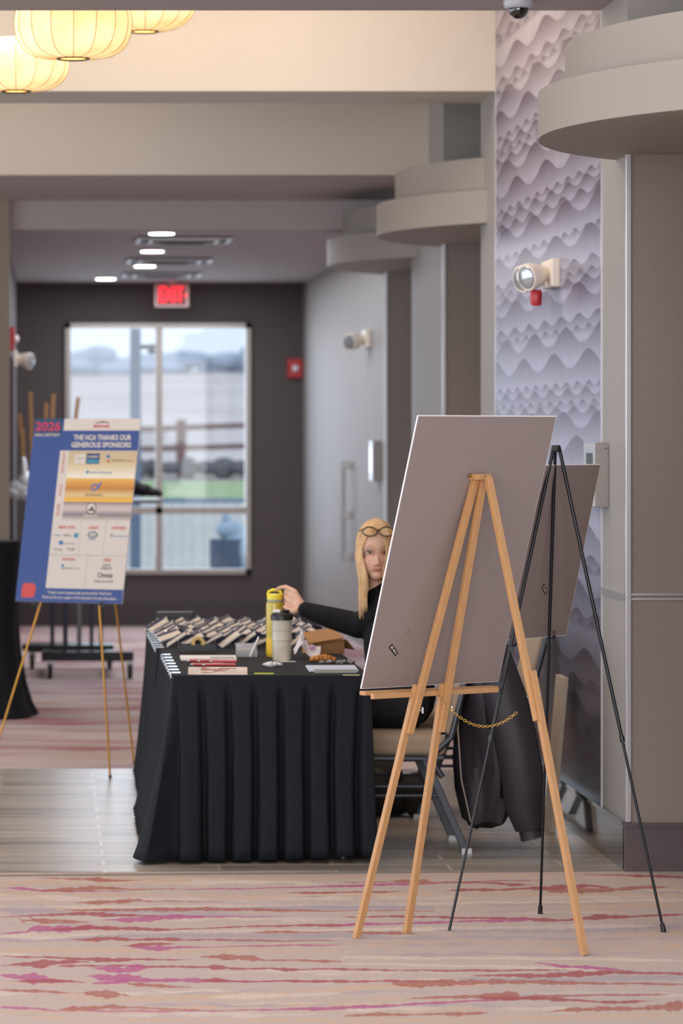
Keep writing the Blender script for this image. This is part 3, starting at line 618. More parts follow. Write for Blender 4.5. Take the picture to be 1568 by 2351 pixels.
for T, F_ in ((hp+Vector((-.015, 0, 0)), g1), (hp+Vector((.01, -.01, 0)), g2), (hp+Vector((.015, .03, 0)), g3)):
    # pass behind the board plane
    d_ = (T-SB).dot(n3)
    if d_ > -.012: T = T-n3*(d_+.012)
    if F_ is not g3:
        K = on_board(93 if F_ is g1 else 228, 1386, SB-n3*.013, n3); K.z = K.z
        T2 = K.lerp(F_, -.92); T2 = T2-n3*((T2-SB).dot(n3)+.016); lg = MB().tube([T2, K, F_], .0058, 10)
    else: lg = MB().tube([T, F_], .0055, 10)
    lo = lg.build('leg', M_gold, se, smooth=True)
    MB().tube([F_+Vector((0, 0, .018)), F_], .008, 10).build('foot_tip', M_blackp, lo, smooth=True)
MB().box(hp-n3*.02, (.05, .03, .04)).build('head_clamp', M_blackp, se, bevel=.004)
for px in (88, 233):
    a = on_board(px, 1388, SB-n3*.013, n3); hk = MB().bar(a, a+n3*.03-Vector((0, 0, .004)), .008, .006).bar(a+n3*.03-Vector((.01, 0, .006)), a+n3*.03+Vector((.022 if px > 100 else -.02, 0, .008)), .007, .006).box(a, (.02, .014, .026))
    hk.build('support_hook', M_blackp, se)

# ================= tables =================
M_cloth = mat('black_cloth', '#1a1a1d', .8, var=.12, scale=200, bump=.15, bscale=900, spec=.25)
M_skirt = mat('black_skirt_cloth', '#10131b', .8, var=.10, scale=150, bump=.1, bscale=700, spec=.3)
M_clip = mat('clear_clip', '#d6e6f2', .15, var=.02, coat=.5)
M_lam = mat('table_laminate', '#8a8178', .5); M_leg = mat('grey_steel', '#6d7076', .4, metal=.6)
TX0, TX1, TZ = .500, 1.262, .742
def table(y0, y1, x0, x1, lab, clothlab, skirtlab, front=True, clips=()):
    r = thing('folding_table', lab, 'table', ((x0+x1)/2, (y0+y1)/2, 0), 'registration tables')
    MB().span((x0+.01, y0+.01, TZ-.03), (x1-.01, y1-.01, TZ-.006)).build('tabletop', M_lam, r)
    for x in (x0+.09, x1-.09):
        for y in (y0+.15, y1-.15): MB().tube([(x, y, 0), (x, y, TZ-.03)], .014, 10).build('leg', M_leg, r, smooth=True)
    tc_ = MB(); tc_.span((x0-.003, y0-.003, TZ-.006), (x1+.003, y1+.003, TZ)); c = tc_.build('tablecloth', M_cloth, bevel=.002)
    tag(c, clothlab, 'tablecloth')
    # pleated skirt: path round the table
    path = [(x1, y1), (x1, y0), (x0, y0), (x0, y1)]; nrm = [(1, 0), (0, -1), (-1, 0)]; S = []
    for (a, b), n_ in zip(zip(path, path[1:]), nrm):
        Lh = math.dist(a, b); k = max(2, int(Lh/.0055))
        for i in range(k): t = i/k; S.append((lerp(a[0], b[0], t), lerp(a[1], b[1], t), n_[0], n_[1], Lh*t, Lh))
    S.append((x0, y1, -1, 0, 9, 9))
    # soften the normals at the corners
    out = []; 
    for i, s_ in enumerate(S):
        nx = ny = 0
        for j in range(max(0, i-9), min(len(S), i+10)): nx += S[j][2]; ny += S[j][3]
        l = math.hypot(nx, ny); out.append((nx/l, ny/l))
    rows = [0, .012, .03, .045, .07, .10, .16, .25, .36, .48, .60, .72, .84, .93, 1.0]
    vs = []; acc = 0; A_ = [0]
    for i in range(1, len(S)): acc += math.dist(S[i][:2], S[i-1][:2]); A_.append(acc)
    sp_ = .1055; zt, zb = TZ-.001, .012
    for ti, t in enumerate(rows):
        for i, s_ in enumerate(S):
            a = A_[i]; ph = (a/sp_+.18*math.sin(a*3.1)*min(1, t*2)) % 1
            pl = 1/(1+math.exp(-(ph-.16)*40)) - 1/(1+math.exp(-(ph-.93)*48))      # flat box with a deep narrow fold
            amp = 0 if t < .04 else min(1, (t-.04)/.12)*(.020+.030*t)*(1.5 if s_[2] < -.5 else 1)
            fold = (pl-1)*amp + .006*math.sin(ph*PI)*t
            side = s_[2] < -.5
            isc = 0
            dcor = min(abs(math.dist(s_[:2], (x0, y0))), 9)
            flare = .006+.012*t + (.10*t**1.5 if side else .018*t)*1.0 + .045*t**1.5*math.exp(-(dcor/.12)**2)
            if side and not front: flare *= .55
            o_ = flare+fold; nx, ny = out[i]
            drop = (.010*math.sin(a*5) + .012)*(1 if t == 1.0 else 0)
            vs.append((s_[0]+nx*o_+.004*math.sin(a*9+t*4)*t*abs(ny), s_[1]+ny*o_, lerp(zt, zb+max(0, drop), t)))
    n_ = len(S); fs = [(r_*n_+i, r_*n_+i+1, (r_+1)*n_+i+1, (r_+1)*n_+i) for r_ in range(len(rows)-1) for i in range(n_-1)]
    sk = MB().add(vs, fs).build('table_skirt', M_skirt, smooth=True)
    so = sk.modifiers.new('thick', 'SOLIDIFY'); so.thickness = .0015
    tag(sk, skirtlab, 'table skirt')
    for (px, py) in clips:
        P = on_table(px, py, TZ+.002); cc = MB().box((x0+.012, P.y, TZ+.004), (.034, .030, .004)).box((x0-.010, P.y, TZ-.006), (.004, .030, .022))
        cc.build('skirt_clip', M_clip, sk, label='clear plastic clip')
    return r
table(13.50, 15.16, .490, TX1, 'front table of the two, its short end facing the viewer, under black cloth', 'smooth black cloth top of the front table, pens and bottles on it', 'pleated black skirt around the front table, hanging to the tiles',
      True, [(383, 1504+i*6.9) for i in range(7)])
table(15.20, 16.86, .478, TX1-.01, 'rear table of the two, under the rows of name badges', 'black cloth top of the rear table under the rows of name badges', 'pleated black skirt around the rear table, behind the front table', False, [(350, 1453+i*5.6) for i in range(7)])
# ================= fixtures =================
# paper lanterns in the ceiling bay
def lantern_mat():
    m = bpy.data.materials.new('lantern_skin'); m.use_nodes = True; N = m.node_tree.nodes; L = m.node_tree.links; p = N['Principled BSDF']
    p.inputs['Base Color'].default_value = (*rgb('#f0d9a8'), 1); p.inputs['Roughness'].default_value = .7
    lw = N.new('ShaderNodeTexNoise'); lw.inputs['Scale'].default_value = 3
    cr = N.new('ShaderNodeValToRGB'); L.new(lw.outputs['Fac'], cr.inputs[0]); cr.color_ramp.elements[0].position = .35; cr.color_ramp.elements[1].position = .65
    cr.color_ramp.elements[0].color = (1.0, .56, .20, 1); cr.color_ramp.elements[1].color = (1.0, .72, .36, 1)
    L.new(cr.outputs[0], p.inputs['Emission Color']); p.inputs['Emission Strength'].default_value = 1.0; return m
M_lan = lantern_mat(); M_rib = mat('lantern_wire', '#8a6a3c', .5, emit='#b06a28', estr=.35); M_ring = mat('lantern_ring', '#3a352c', .4, metal=.5)
M_glow = mat('lamp_opal', '#fff2d8', .5, emit='#ffe3a8', estr=1.6)
def lantern(px, pyb, Y, pw, hgt, flat, label):
    k = Y/FPX; c = at(px, pyb, Y); R = pw*k/2
    r = thing('pendant_lantern', label, 'pendant lamp', (c.x, c.y, c.z), 'glowing cocoon lanterns in the ceiling bay')
    nr = 16; prof = []
    for i in range(25):
        t = i/24; a = PI*t; rr = R*(math.sin(a)**flat); rr = max(rr, R*.27); prof.append((rr, hgt*(1-math.cos(a))/2))
    vs = []; fs = []; n = nr*6
    for rr, z in prof:
        for q in range(n):
            a = 2*PI*q/n; ph = (q % 6)/6; sc_ = 1-.055*math.sin(PI*ph)*(rr/R)
            vs.append((c.x+rr*sc_*math.cos(a), c.y+rr*sc_*math.sin(a), c.z+z))
    for i in range(24):
        for q in range(n): fs.append((i*n+q, i*n+(q+1) % n, (i+1)*n+(q+1) % n, (i+1)*n+q))
    MB().add(vs, fs).build('shade', M_lan, r, smooth=True)
    for q in range(nr):
        a = 2*PI*q/nr; MB().tube([(c.x+rr*1.004*math.cos(a), c.y+rr*1.004*math.sin(a), c.z+z) for rr, z in prof], .0016, 5).build('rib', M_rib, r)
    MB().tube([(c.x+R*.27*math.cos(a), c.y+R*.27*math.sin(a), c.z-.002) for a in [2*PI*q/28 for q in range(29)]], .0045, 6, cap=False).build('bottom_ring', M_ring, r, smooth=True)
    MB().lathe((c.x, c.y, c.z+.012), [(R*.25, 0), (R*.25, .004)], 24).build('diffuser', M_glow, r)
    MB().tube([(c.x, c.y, c.z+hgt-.01), (c.x, c.y, ZC)], .004, 6).build('cord', M_blackp, r)
    point('lantern_bulb', (c.x, c.y, c.z+hgt+.18), 6, (1, .76, .50), .12)
lantern(168, 134, 14.7, 270, .30, .42, 'large glowing cream cocoon lantern, the middle and biggest of the three at top left')
lantern(37, 209, 15.6, 243, .24, .5, 'glowing cocoon lantern hanging lowest, cut off by the left edge of the view')
lantern(331, 72, 16.3, 236, .27, .6, 'glowing cocoon lantern farthest to the right, mostly hidden by the ceiling beam')
# camera dome under the near beam
r = thing('security_camera', 'small white dome camera with dark glass under the near ceiling beam', 'security camera', (1.86, 13.56, 3.42))
c = Vector((1.86, 13.56, 3.42))
MB().lathe(c, [(.060, 0), (.060, -.022), (.054, -.030), (.047, -.034)], 32).build('housing', mat('camera_white', '#b9bac2', .35), r, smooth=True)
MB().ell(c+Vector((0, 0, -.036)), (.040, .040, .040), n=14).build('dome', mat('smoked_dome', '#14110f', .05, coat=1), r, smooth=True)
# emergency lights
M_ivory = mat('ivory_plastic', '#e3d8c8', .4, var=.03); M_lens = mat('ribbed_lens', '#b9bcc0', .12, metal=.6, var=.3, scale=60, stretch=(1, 8, 1), coat=.6)
M_redp = mat('red_plastic', '#b3242a', .35, var=.05)
def emergency(Y, z, label, side=1, red=True):
    x = XW if side > 0 else -.295; s = -1 if side > 0 else 1
    r = thing('emergency_light', label, 'emergency light', (x, Y, z))
    MB().box((x+s*.022, Y, z), (.044, .30, .125)).build('back_box', M_ivory, r, bevel=.01)
    for dy, vis in ((-.05, 1), (.11, 0)):
        d = Vector((s*.85, -.50, -.18)).normalized(); b = Vector((x+s*.05, Y+dy, z)); e = b+d*.105
        MB().lathe(b, [(.030, 0), (.050, .05), (.062, .095), (.060, .112), (.056, .112)], 24, axis=d).build('lamp_head', M_ivory, r, smooth=True)
        MB().lathe(b+d*.108, [(.054, 0), (.050, .010), (.030, .018), (.004, .021)], 24, axis=d).build('lens', M_lens, r, smooth=True)
    if red: MB().lathe((x+s*.095, Y-.05, z-.122), [(.020, -.02), (.025, -.008), (.026, .04), (.022, .05)], 20).build('red_beacon', M_redp, r, smooth=True, label='red beacon under the lamp')
    return r
emergency(15.12, 2.405, 'ivory emergency light with round glass lens and red beacon, fixed on the wave mural')
emergency(23.95, 2.365, 'ivory emergency light high on the corridor wall past the farthest canopy', red=False)
emergency(26.2, 2.28, 'pale emergency light on the left wall of the corridor', side=-1, red=False)
# wall boxes
M_box = mat('brushed_box', '#8b8480', .35, metal=.3, var=.03); M_side = mat('silver_panel', '#b5b5b6', .3, metal=.5, var=.03)
def wallbox(Ya, z0, z1, label):
    r = thing('wall_cabinet', label, 'wall cabinet', (XW, Ya+.14, z0))
    MB().span((XW-.052, Ya, z0), (XW, Ya+.28, z1)).build('case', M_box, r, bevel=.002)
    MB().span((XW-.058, Ya+.004, z0+.003), (XW-.0525, Ya+.275, z1-.003)).build('front_panel', M_side, r, bevel=.001)
    MB().span((XW-.060, Ya+.05, z0+.055), (XW-.0582, Ya+.20, z1-.04)).build('window', mat('cabinet_window', '#3f4b4e', .1, coat=.8, var=.3, scale=9), r)
    MB().lathe((XW-.012, Ya-.002, z1-.022), [(.003, 0), (.003, .003)], 10, axis=(0, -1, 0)).build('keyhole', M_blackp, r)
wallbox(13.69, 1.402, 1.660, 'grey metal wall cabinet with narrow window beside the mural edge')
wallbox(23.10, 1.38, 1.655, 'blurred grey metal wall cabinet on the far corridor wall')
r = thing('pull_handle', 'long vertical chrome handle on the corridor wall door', 'door handle', (XW, 25.4, .75))
MB().tube([(XW-.06, 25.4, .76), (XW-.06, 25.4, 1.50)], .016, 12).build('grip', M_side, r, smooth=True)
for z in (.79, 1.10, 1.47): MB().box((XW-.03, 25.4, z), (.065, .05, .06)).build('bracket', M_side, r, bevel=.006)
# exit sign
r = thing('exit_sign', 'red lit EXIT sign hanging at the ceiling above the far window', 'exit sign', (1.06, 29.9, 3.04))
M_exit = mat('exit_white', '#c9b9b4', .4, emit='#ff5050', estr=.10); M_exr = mat('exit_letters', '#ff2030', .4, emit='#ff1c30', estr=1.6)
MB().span((.915, 29.88, 2.815), (1.215, 29.93, 3.02)).build('case', M_exit, r, bevel=.012)
MB().span((.935, 29.874, 2.835), (1.19, 29.88, 3.0)).build('face', mat('exit_face', '#6a1218', .4, emit='#ff2030', estr=.05), r)
MB().span((1.04, 29.89, 3.01), (1.09, 29.92, 3.04)).build('mount', M_exit, r)
text_mesh('lettering', 'EXIT', .19, M_exr, r, Matrix.Translation((1.058, 29.868, 2.917)) @ Matrix.Rotation(PI/2, 4, 'X'), extrude=.002, width=.215, bold=.004)
MB().prism([(1.198, 2.917), (1.178, 2.94), (1.178, 2.894)], 29.866, 29.872, lambda x, y, z: (x, z, y)).build('arrow', M_exr, r)
# fire alarm boxes
r = thing('fire_alarm', 'red fire alarm strobe box on the far dark wall, right of the window', 'fire alarm', (2.168, 30.25, 2.28))
MB().span((2.10, 30.205, 2.20), (2.235, 30.25, 2.37)).build('case', M_redp, r, bevel=.008)
MB().lathe((2.17, 30.205, 2.285), [(.030, 0), (.026, .012), (.01, .018)], 16, axis=(0, -1, 0)).build('strobe', M_white, r, smooth=True)
r = thing('fire_alarm', 'red fire alarm with white strobe on the left corridor wall', 'fire alarm', (-.29, 24.6, 2.39))
MB().span((-.295, 24.5, 2.30), (-.255, 24.64, 2.47)).build('case', M_redp, r, bevel=.008)
MB().ell((-.245, 24.57, 2.385), (.022, .03, .03), n=8).build('strobe', M_white, r, smooth=True)
# downlights
M_led = mat('downlight_lens', '#ffffff', .4, emit='#fff6e6', estr=14)
def downlight(x, Y, lab):
    r = thing('ceiling_light', lab, 'ceiling light', (x, Y, 3.04), 'round downlights along the corridor')
    MB().lathe((x, Y, 3.04), [(.098, 0), (.098, -.006), (.084, -.008)], 28, cap=False).build('trim_ring', M_white, r, smooth=True)
    MB().lathe((x, Y, 3.036), [(.083, 0), (.083, -.006)], 28).build('lens', M_led, r)
for x, Y, l in ((.742, 22.72, 'round ceiling downlight nearest in the corridor row'), (.746, 24.92, 'round ceiling downlight, second from the near end of the corridor row'), (.752, 27.1, 'round ceiling downlight, third from the near end of the corridor row'), (.478, 29.3, 'round ceiling downlight set to the left of the others near the far wall')): downlight(x, Y, l)
M_vent = mat('vent_white', '#c9c4c8', .5, var=.05); M_vd = mat('vent_dark', '#3a3538', .7)
def vent(x, Y, wd, lab):
    r = thing('ceiling_vent', lab, 'air vent', (x, Y, 3.04), 'square air diffusers in the corridor ceiling')
    MB().span((x-wd/2, Y-wd/2, 3.030), (x+wd/2, Y+wd/2, 3.0395)).build('backing', M_vd, r)
    for k in range(3):
        h = wd/2*(1-.27*k); z = 3.026-.006*k; fr_ = MB()
        for s in (-1, 1): fr_.box((x+s*h, Y, z), (.03, 2*h, .008)).box((x, Y+s*h, z), (2*h, .03, .008))
        fr_.build('louvre_ring', M_vent if k < 2 else M_vd, r)
for x, Y, l in ((.915, 23.45, 'square ceiling air vent nearest in the corridor'), (.915, 26.2, 'square ceiling air vent halfway along the corridor'), (.93, 28.5, 'square ceiling air vent farthest along the corridor')): vent(x, Y, .62, l)

# ================= outdoors beyond the window =================
M_post = mat('blue_grey_post', '#8598b2', .5, var=.05)
r = thing('canopy_post', 'blue-grey metal post outside the far window', 'post', (.80, 32, -.05))
MB().span((.75, 31.95, -.05), (.85, 32.05, 3.4)).build('shaft', M_post, r, bevel=.01)
MB().span((.72, 31.92, -.05), (.88, 32.08, -.03)).build('base_plate', M_post, r)
r = thing('outdoor_lamp', 'dark floodlight bracketed to the post outside the window', 'lamp', (.9, 31.98, 2.51))
MB().tube([(.85, 31.98, 2.52), (.94, 31.96, 2.52)], .02, 8).build('arm', M_vd, r); MB().box((.97, 31.94, 2.50), (.11, .09, .09)).build('lamp_body', mat('lamp_grey', '#68707a', .5), r, bevel=.015)
r = thing('balcony_railing', 'white picket railing on the terrace outside the window', 'railing', (1.0, 36, -.05))
MB().span((-1.5, 35.98, .98), (3.5, 36.04, 1.03)).build('top_rail', mat('rail_blue', '#8f9fb0', .5), r)
MB().span((-1.5, 35.98, .06), (3.5, 36.04, .11)).build('bottom_rail', M_white, r)
for i in range(44): MB().span((-1.5+i*.115, 35.99, -.05), (-1.47+i*.115, 36.02, .98)).build('baluster', M_white, r)
for x in (-.3, 2.12): MB().span((x-.05, 35.95, -.05), (x+.05, 36.05, 1.12)).build('post', M_post, r)
r = thing('timber_fence', 'reddish brown timber rail fence on the slope outside', 'fence', (2, 50, 1.2))
M_fence = mat('red_brown_timber', '#94706f', .8, var=.1)
for za, zb, h in ((1.62, 1.92, .16), (1.36, 1.60, .13), (1.10, 1.26, .12)): MB().bar((-3, 50, za), (5, 50, zb), .08, h, up=(0, 1, 0)).build('rail', M_fence, r)
for i in range(6): MB().span((-1.6+i*1.15, 49.93, .95), (-1.46+i*1.15, 50.07, 1.86+.02*i)).build('post', M_fence, r)
r = thing('shrub_row', 'dark low shrubs at the foot of the slope outside', 'shrub', (1.5, 49.6, 1.25)); r['kind'] = 'stuff'
rnd = random.Random(4); mb = MB()
for i in range(16): mb.ell((-.6+i*.26, 49.4+rnd.uniform(-.2, .2), 1.22), (rnd.uniform(.12, .26), .2, rnd.uniform(.08, .17)), n=7)
mb.build('foliage', mat('dark_shrub', '#6d6a72', .9, var=.3, scale=8), r)
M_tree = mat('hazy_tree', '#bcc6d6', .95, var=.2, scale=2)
TR = [(-2.4, 92, 1.5, 1.6), (.2, 93, 1.3, 1.2), (1.9, 92, 1.0, 1.7), (4.4, 93, 1.4, 1.5), (7.6, 94, 1.3, 1.9), (9.8, 92, 1.8, 2.3), (11.6, 93, 1.6, 2.0)]
TN = ['leftmost', 'second from the left', 'third from the left', 'middle', 'third from the right', 'second from the right', 'rightmost']
for (x, Y, rr, hh), nm in zip(TR, TN):
    r = thing('hazy_tree', 'pale hazy tree on the hilltop seen through the window, '+nm, 'tree', (x*.70, Y, 3.3), 'hazy trees on the hill outside')
    mb = MB()
    for k in range(9): mb.ell((x*.70+rnd.uniform(-.5, .5)*rr, Y+rnd.uniform(-.3, .3), 3.40+rnd.uniform(.1, 1)*hh*.26), (rr*.50, rr*.4, hh*.16), n=7)
    mb.build('crown', M_tree, r); MB().tube([(x*.70, Y, 3.2), (x*.70, Y, 3.9)], .12, 6).build('trunk', M_tree, r)
r = thing('trash_can', 'dark outdoor trash can with pale blue bag outside the window', 'trash can', (1.73, 33, -.05))
MB().lathe((1.72, 33, -.05), [(.15, 0), (.17, .1), (.18, .72), (.175, .74)], 20).build('can', mat('can_blue', '#5c6a80', .6), r, smooth=True)
mb = MB(); mb.ell((1.80, 33, .60), (.15, .15, .20), n=10).ell((1.74, 33, .78), (.14, .12, .10), n=8).ell((1.70, 32.98, .87), (.05, .05, .09), n=8).ell((1.88, 32.95, .45), (.08, .1, .16), n=8)
mb.build('bag', mat('pale_bag', '#b9cde0', .4, var=.15, scale=12, bump=.5, bscale=10), r, smooth=True)

# ================= left side: draped table, cart =================
r = thing('cocktail_table', 'tall round table under a floor-length black cloth at the left edge', 'table', (-.48, 20.6, 0))
MB().lathe((-.48, 20.6, 0), [(.22, 0), (.22, .02), (.03, .04), (.03, 1.03), (.28, 1.035), (.28, 1.05)], 24).build('table_frame', M_blackp, r)
vs = []; fs = []; n = 96
prof = [(.302, 1.056), (.304, 1.04), (.292, .85), (.288, .6), (.298, .4), (.33, .2), (.365, .08), (.40, .012)]
for rr, z in prof:
    for q in range(n):
        a = 2*PI*q/n; t = max(0, (1.0-z)); k = 1+.05*t*math.sin(a*7)+.02*t*math.sin(a*15+1); vs.append((-.48+rr*k*math.cos(a), 20.6+rr*k*math.sin(a), z))
for i in range(len(prof)-1):
    for q in range(n): fs.append((i*n+q, i*n+(q+1) % n, (i+1)*n+(q+1) % n, (i+1)*n+q))
fs.append(list(range(n)))
tag(MB().add(vs, fs).build('tablecloth', M_skirt, smooth=True), 'floor-length black cloth flaring over the tall table at the left edge', 'tablecloth')
r = thing('rolling_cart', 'black steel rolling cart with upright posts behind the sponsor sign', 'cart', (.25, 24, 0))
fl_ = MB(); z0 = .12
for y in (23.75, 24.75): fl_.span((-.06 if y < 24 else -.16, y-.03, z0), (.58 if y < 24 else .45, y+.03, z0+.07))
for x in (-.02, .42): fl_.span((x-.03, 23.75, z0+.01), (x+.03, 24.75, z0+.06))
fl_.build('base_frame', M_black, r, bevel=.004)
M_rub = mat('rubber', '#17161a', .7)
for x, y in ((.0, 23.72), (.555, 23.72), (-.13, 24.72), (.43, 24.72)):
    cst = MB().box((x, y, .105), (.05, .05, .04)).box((x-.02, y, .07), (.004, .04, .07)).box((x+.02, y, .07), (.004, .04, .07)).build('caster', M_side, r)
    MB().lathe((x-.016, y, .055), [(.05, 0), (.055, .006), (.055, .026), (.05, .032)], 20, axis=(1, 0, 0)).build('wheel', M_rub, cst, smooth=True)
M_postd = mat('dark_steel_post', '#34384a', .4, metal=.5)
for px, w_, m_ in ((120, .030, M_postd), (150, .035, M_postd), (182, .034, M_leg), (210, .028, M_postd), (232, .024, M_black)):
    x = (px-CX)*24.2/FPX; MB().span((x-w_/2, 24.2-.02, .15), (x+w_/2, 24.24, 1.22)).build('post', m_, r, bevel=.003)
MB().span((-.24, 23.95, 1.215), (.78, 24.5, 1.24)).build('shelf', M_leg, r, bevel=.004)
MB().span((-.2, 24.15, .17), (.45, 24.3, .21)).build('cross_beam', M_black, r)
# folded wooden easels standing upright on the cart
M_wood2 = mat('old_pine', '#b08355', .6, var=.1, scale=6, stretch=(10, 10, 1))
SK = [((52, 985), (56, 1155)), ((45, 950), (62, 1155)), ((70, 900), (76, 1155)), ((107, 925), (95, 1155)), ((123, 905), (112, 1155)), ((180, 912), (150, 1155))]
for i, ((xa, ya), (xb, yb)) in enumerate(SK):
    Y = 24.05+.05*i; a, b = at(xa, ya, Y), at(xb, yb, Y); b.z = 1.245
    o = MB().bar(a, b, .028, .024, up=(0, 1, 0)).build('easel_leg', M_wood2, bevel=.002)
    tag(o, ['shortest pale wooden easel leg standing at the far left of the cart', 'wooden easel leg leaning on the left of the cart', 'tallest wooden easel leg standing on the cart, left group', 'wooden easel leg of the middle pair above the poster corner, the shorter', 'wooden easel leg of the middle pair above the poster corner, the taller', 'dark thin wooden easel leg tilted to the right above the poster top'][i], 'easel leg', 'loose wooden easel legs on the cart')
mb = MB(); a = at(48, 1120, 23.9)
for dx, dz, rx, rz in ((0, 0, .09, .065), (-.045, -.03, .06, .05), (.03, .05, .06, .07), (.02, .13, .025, .09), (.05, -.05, .08, .05)): mb.ell(a+Vector((dx, 0, dz)), (rx, .08, rz), n=9)
o = mb.build('plastic_bag', mat('white_plastic_film', '#eaf2f8', .3, var=.1, scale=15, bump=.7, bscale=14), smooth=True)
tag(o, 'crumpled white plastic bag hanging off the left end of the cart shelf', 'bag')
mb = MB(); a = at(322, 1130, 23.9)
for dx, dz, rx, rz in ((-.06, .03, .09, .055), (.02, .015, .07, .045), (.08, 0, .07, .03), (.13, -.01, .03, .022)): mb.ell(a+Vector((dx, 0, dz)), (rx, .12, rz), n=9)
o = mb.build('folded_cloth', mat('black_fabric', '#0c0c0f', .9, var=.2, bump=.6, bscale=12), smooth=True)
tag(o, 'black folded cloth heaped on the right end of the cart shelf', 'cloth')
# ================= chairs =================
M_seat = mat('beige_fabric', '#a08d78', .85, var=.08, scale=120, bump=.3, bscale=500); M_fr = mat('dark_chair_steel', '#4c4e56', .4, metal=.6, var=.05)
def soft_box(c, d, m, name, parent, R=None, lv=2, bev=.02):
    o = MB().box(c, d, R).build(name, m, parent, smooth=True); b = o.modifiers.new('b', 'BEVEL'); b.width = bev; b.segments = 4
    return o
def chair(x, y, lab):
    """banquet chair facing -x; origin at the floor below the seat centre"""
    ORG.clear() if False else None
    r = thing('banquet_chair', lab, 'chair', (0, 0, 0), 'beige banquet chairs by the mural')
    soft_box((-.01, 0, .435), (.46, .44, .085), M_seat, 'seat', r, bev=.03)
    MB().box((-.01, 0, .388), (.43, .42, .014)).build('seat_pan', M_fr, r)
    R = Matrix.Rotation(math.radians(13), 3, 'Y')
    soft_box((.275, 0, .65), (.045, .42, .36), M_seat, 'backrest', r, R=R, bev=.02)
    for s in (-1, 1):
        yy = s*.225
        MB().tube([(.16, yy, .40), (.235, yy, .47), (.33, yy, .84)], .0125, 10).build('back_upright', M_fr, r, smooth=True)
        MB().tube([(-.23, yy, .385), (.12, yy, .385), (.165, yy, .365), (.20, yy, .31)], .0125, 10).build('seat_rail', M_fr, r, smooth=True)
        lo = MB().bar((.13, yy, .385), (.29, yy, .02), .030, .018, up=(0, 1, 0)).build('leg', M_fr, r, bevel=.003)
        MB().box((.297, yy, .012), (.04, .024, .022)).build('foot_cap', M_side, lo)
        lo = MB().bar((-.10, yy-.012*s, .385), (-.24, yy-.012*s, .02), .030, .018, up=(0, 1, 0)).build('leg', M_fr, r, bevel=.003)
        MB().box((-.244, yy-.012*s, .012), (.04, .024, .022)).build('foot_cap', M_side, lo)
        for z in (.235, .272): MB().tube([(-.19, yy, z), (.19, yy, z)], .007, 8).build('side_stretcher', M_fr, r, smooth=True)
    for xx in (-.2, .2): MB().tube([(xx, -.22, .25), (xx, .22, .25)], .008, 8).build('cross_stretcher', M_fr, r, smooth=True)
    r.location = (x, y, 0); return r
ca = chair(1.385, 14.02, 'beige padded banquet chair nearest the viewer, where the woman sits, jacket on its back')
cb = chair(1.865, 15.26, 'empty beige banquet chair close to the mural, behind the jacket')

# jacket over the back of the near chair
M_jack = mat('dark_jacket_nylon', '#2a242b', .55, var=.12, scale=10, bump=.5, bscale=9)
r = thing('jacket', 'long dark jacket hung over the back of the woman\'s chair', 'jacket', (1.78, 14.05, .2))
def sheet(name, cols, m, parent, thick=.012):
    """loft through horizontal sections: (z, x centre, y centre, half x, half y)"""
    n = 40; vs = []; fs = []
    for i, (z, cx, cy, hx, hy) in enumerate(cols):
        for q in range(n):
            a = 2*PI*q/n; w_ = 1+.10*math.sin(a*5+z*7)+.06*math.sin(a*9-z*11)
            vs.append((cx+hx*w_*math.cos(a), cy+hy*w_*math.sin(a), z+.012*math.sin(a*3)*(i > 0)))
    for i in range(len(cols)-1):
        for q in range(n): fs.append((i*n+q, i*n+(q+1) % n, (i+1)*n+(q+1) % n, (i+1)*n+q))
    fs.append(list(range(n))); fs.append([(len(cols)-1)*n+q for q in range(n)])
    return MB().add(vs, fs).build(name, m, parent, smooth=True)
sheet('jacket_body', [(.88, 1.70, 14.02, .04, .22), (.84, 1.73, 14.02, .075, .25), (.70, 1.755, 14.02, .10, .26), (.50, 1.775, 14.0, .125, .27), (.35, 1.785, 14.0, .13, .26), (.22, 1.79, 14.0, .12, .25), (.12, 1.775, 14.0, .085, .22), (.10, 1.77, 14.0, .04, .15)], M_jack, r)
slv = [(1.78, 13.72, .84), (1.82, 13.70, .66), (1.865, 13.69, .48), (1.895, 13.69, .32), (1.905, 13.70, .20), (1.925, 13.70, .115)]
MB().tube(slv, [.06, .085, .088, .086, .080, .060], 24, up=(0, 1, 0)).build('sleeve', M_jack, r, smooth=True)
MB().tube([(1.922, 13.70, .125), (1.928, 13.70, .10), (1.935, 13.70, .075)], [.047, .046, .048], 24, up=(0, 1, 0)).build('cuff', M_jack, r, smooth=True)
zp = MB().tube([(1.655, 13.80, .72), (1.648, 13.80, .5), (1.662, 13.80, .30), (1.70, 13.80, .13)], .003, 6).build('zipper', mat('zip_tape', '#9c8a80', .5), r, label='pale zip edge')
# leaning board, floor bag
o = MB().add([Vector(p) for p in ((2.125, 14.50, .003), (2.145, 14.50, .003), (2.145, 14.72, .003), (2.125, 14.72, .003), (2.183, 14.52, .66), (2.205, 14.52, .66), (2.205, 14.74, .66), (2.183, 14.74, .66))], [(0, 1, 2, 3), (7, 6, 5, 4), (0, 4, 5, 1), (1, 5, 6, 2), (2, 6, 7, 3), (3, 7, 4, 0)]).build('leaning_board', mat('beige_panel_edge', '#b3a390', .5, var=.04), bevel=.002)
tag(o, 'thin pale board leaning upright against the foot of the mural', 'board')
mb = MB()
for dx, dy, rx, rz in ((0, 0, .10, .11), (.10, .05, .09, .09), (.18, -.02, .07, .10), (.05, .05, .09, .13)): mb.ell((1.44+dx, 15.15+dy, rz), (rx, .10, rz), n=9)
tag(mb.build('floor_bag', mat('dark_olive_fabric', '#2f2926', .85, var=.35, scale=18, bump=.7, bscale=12), smooth=True), 'slumped dark olive fabric bag on the tiles under the chairs', 'bag')

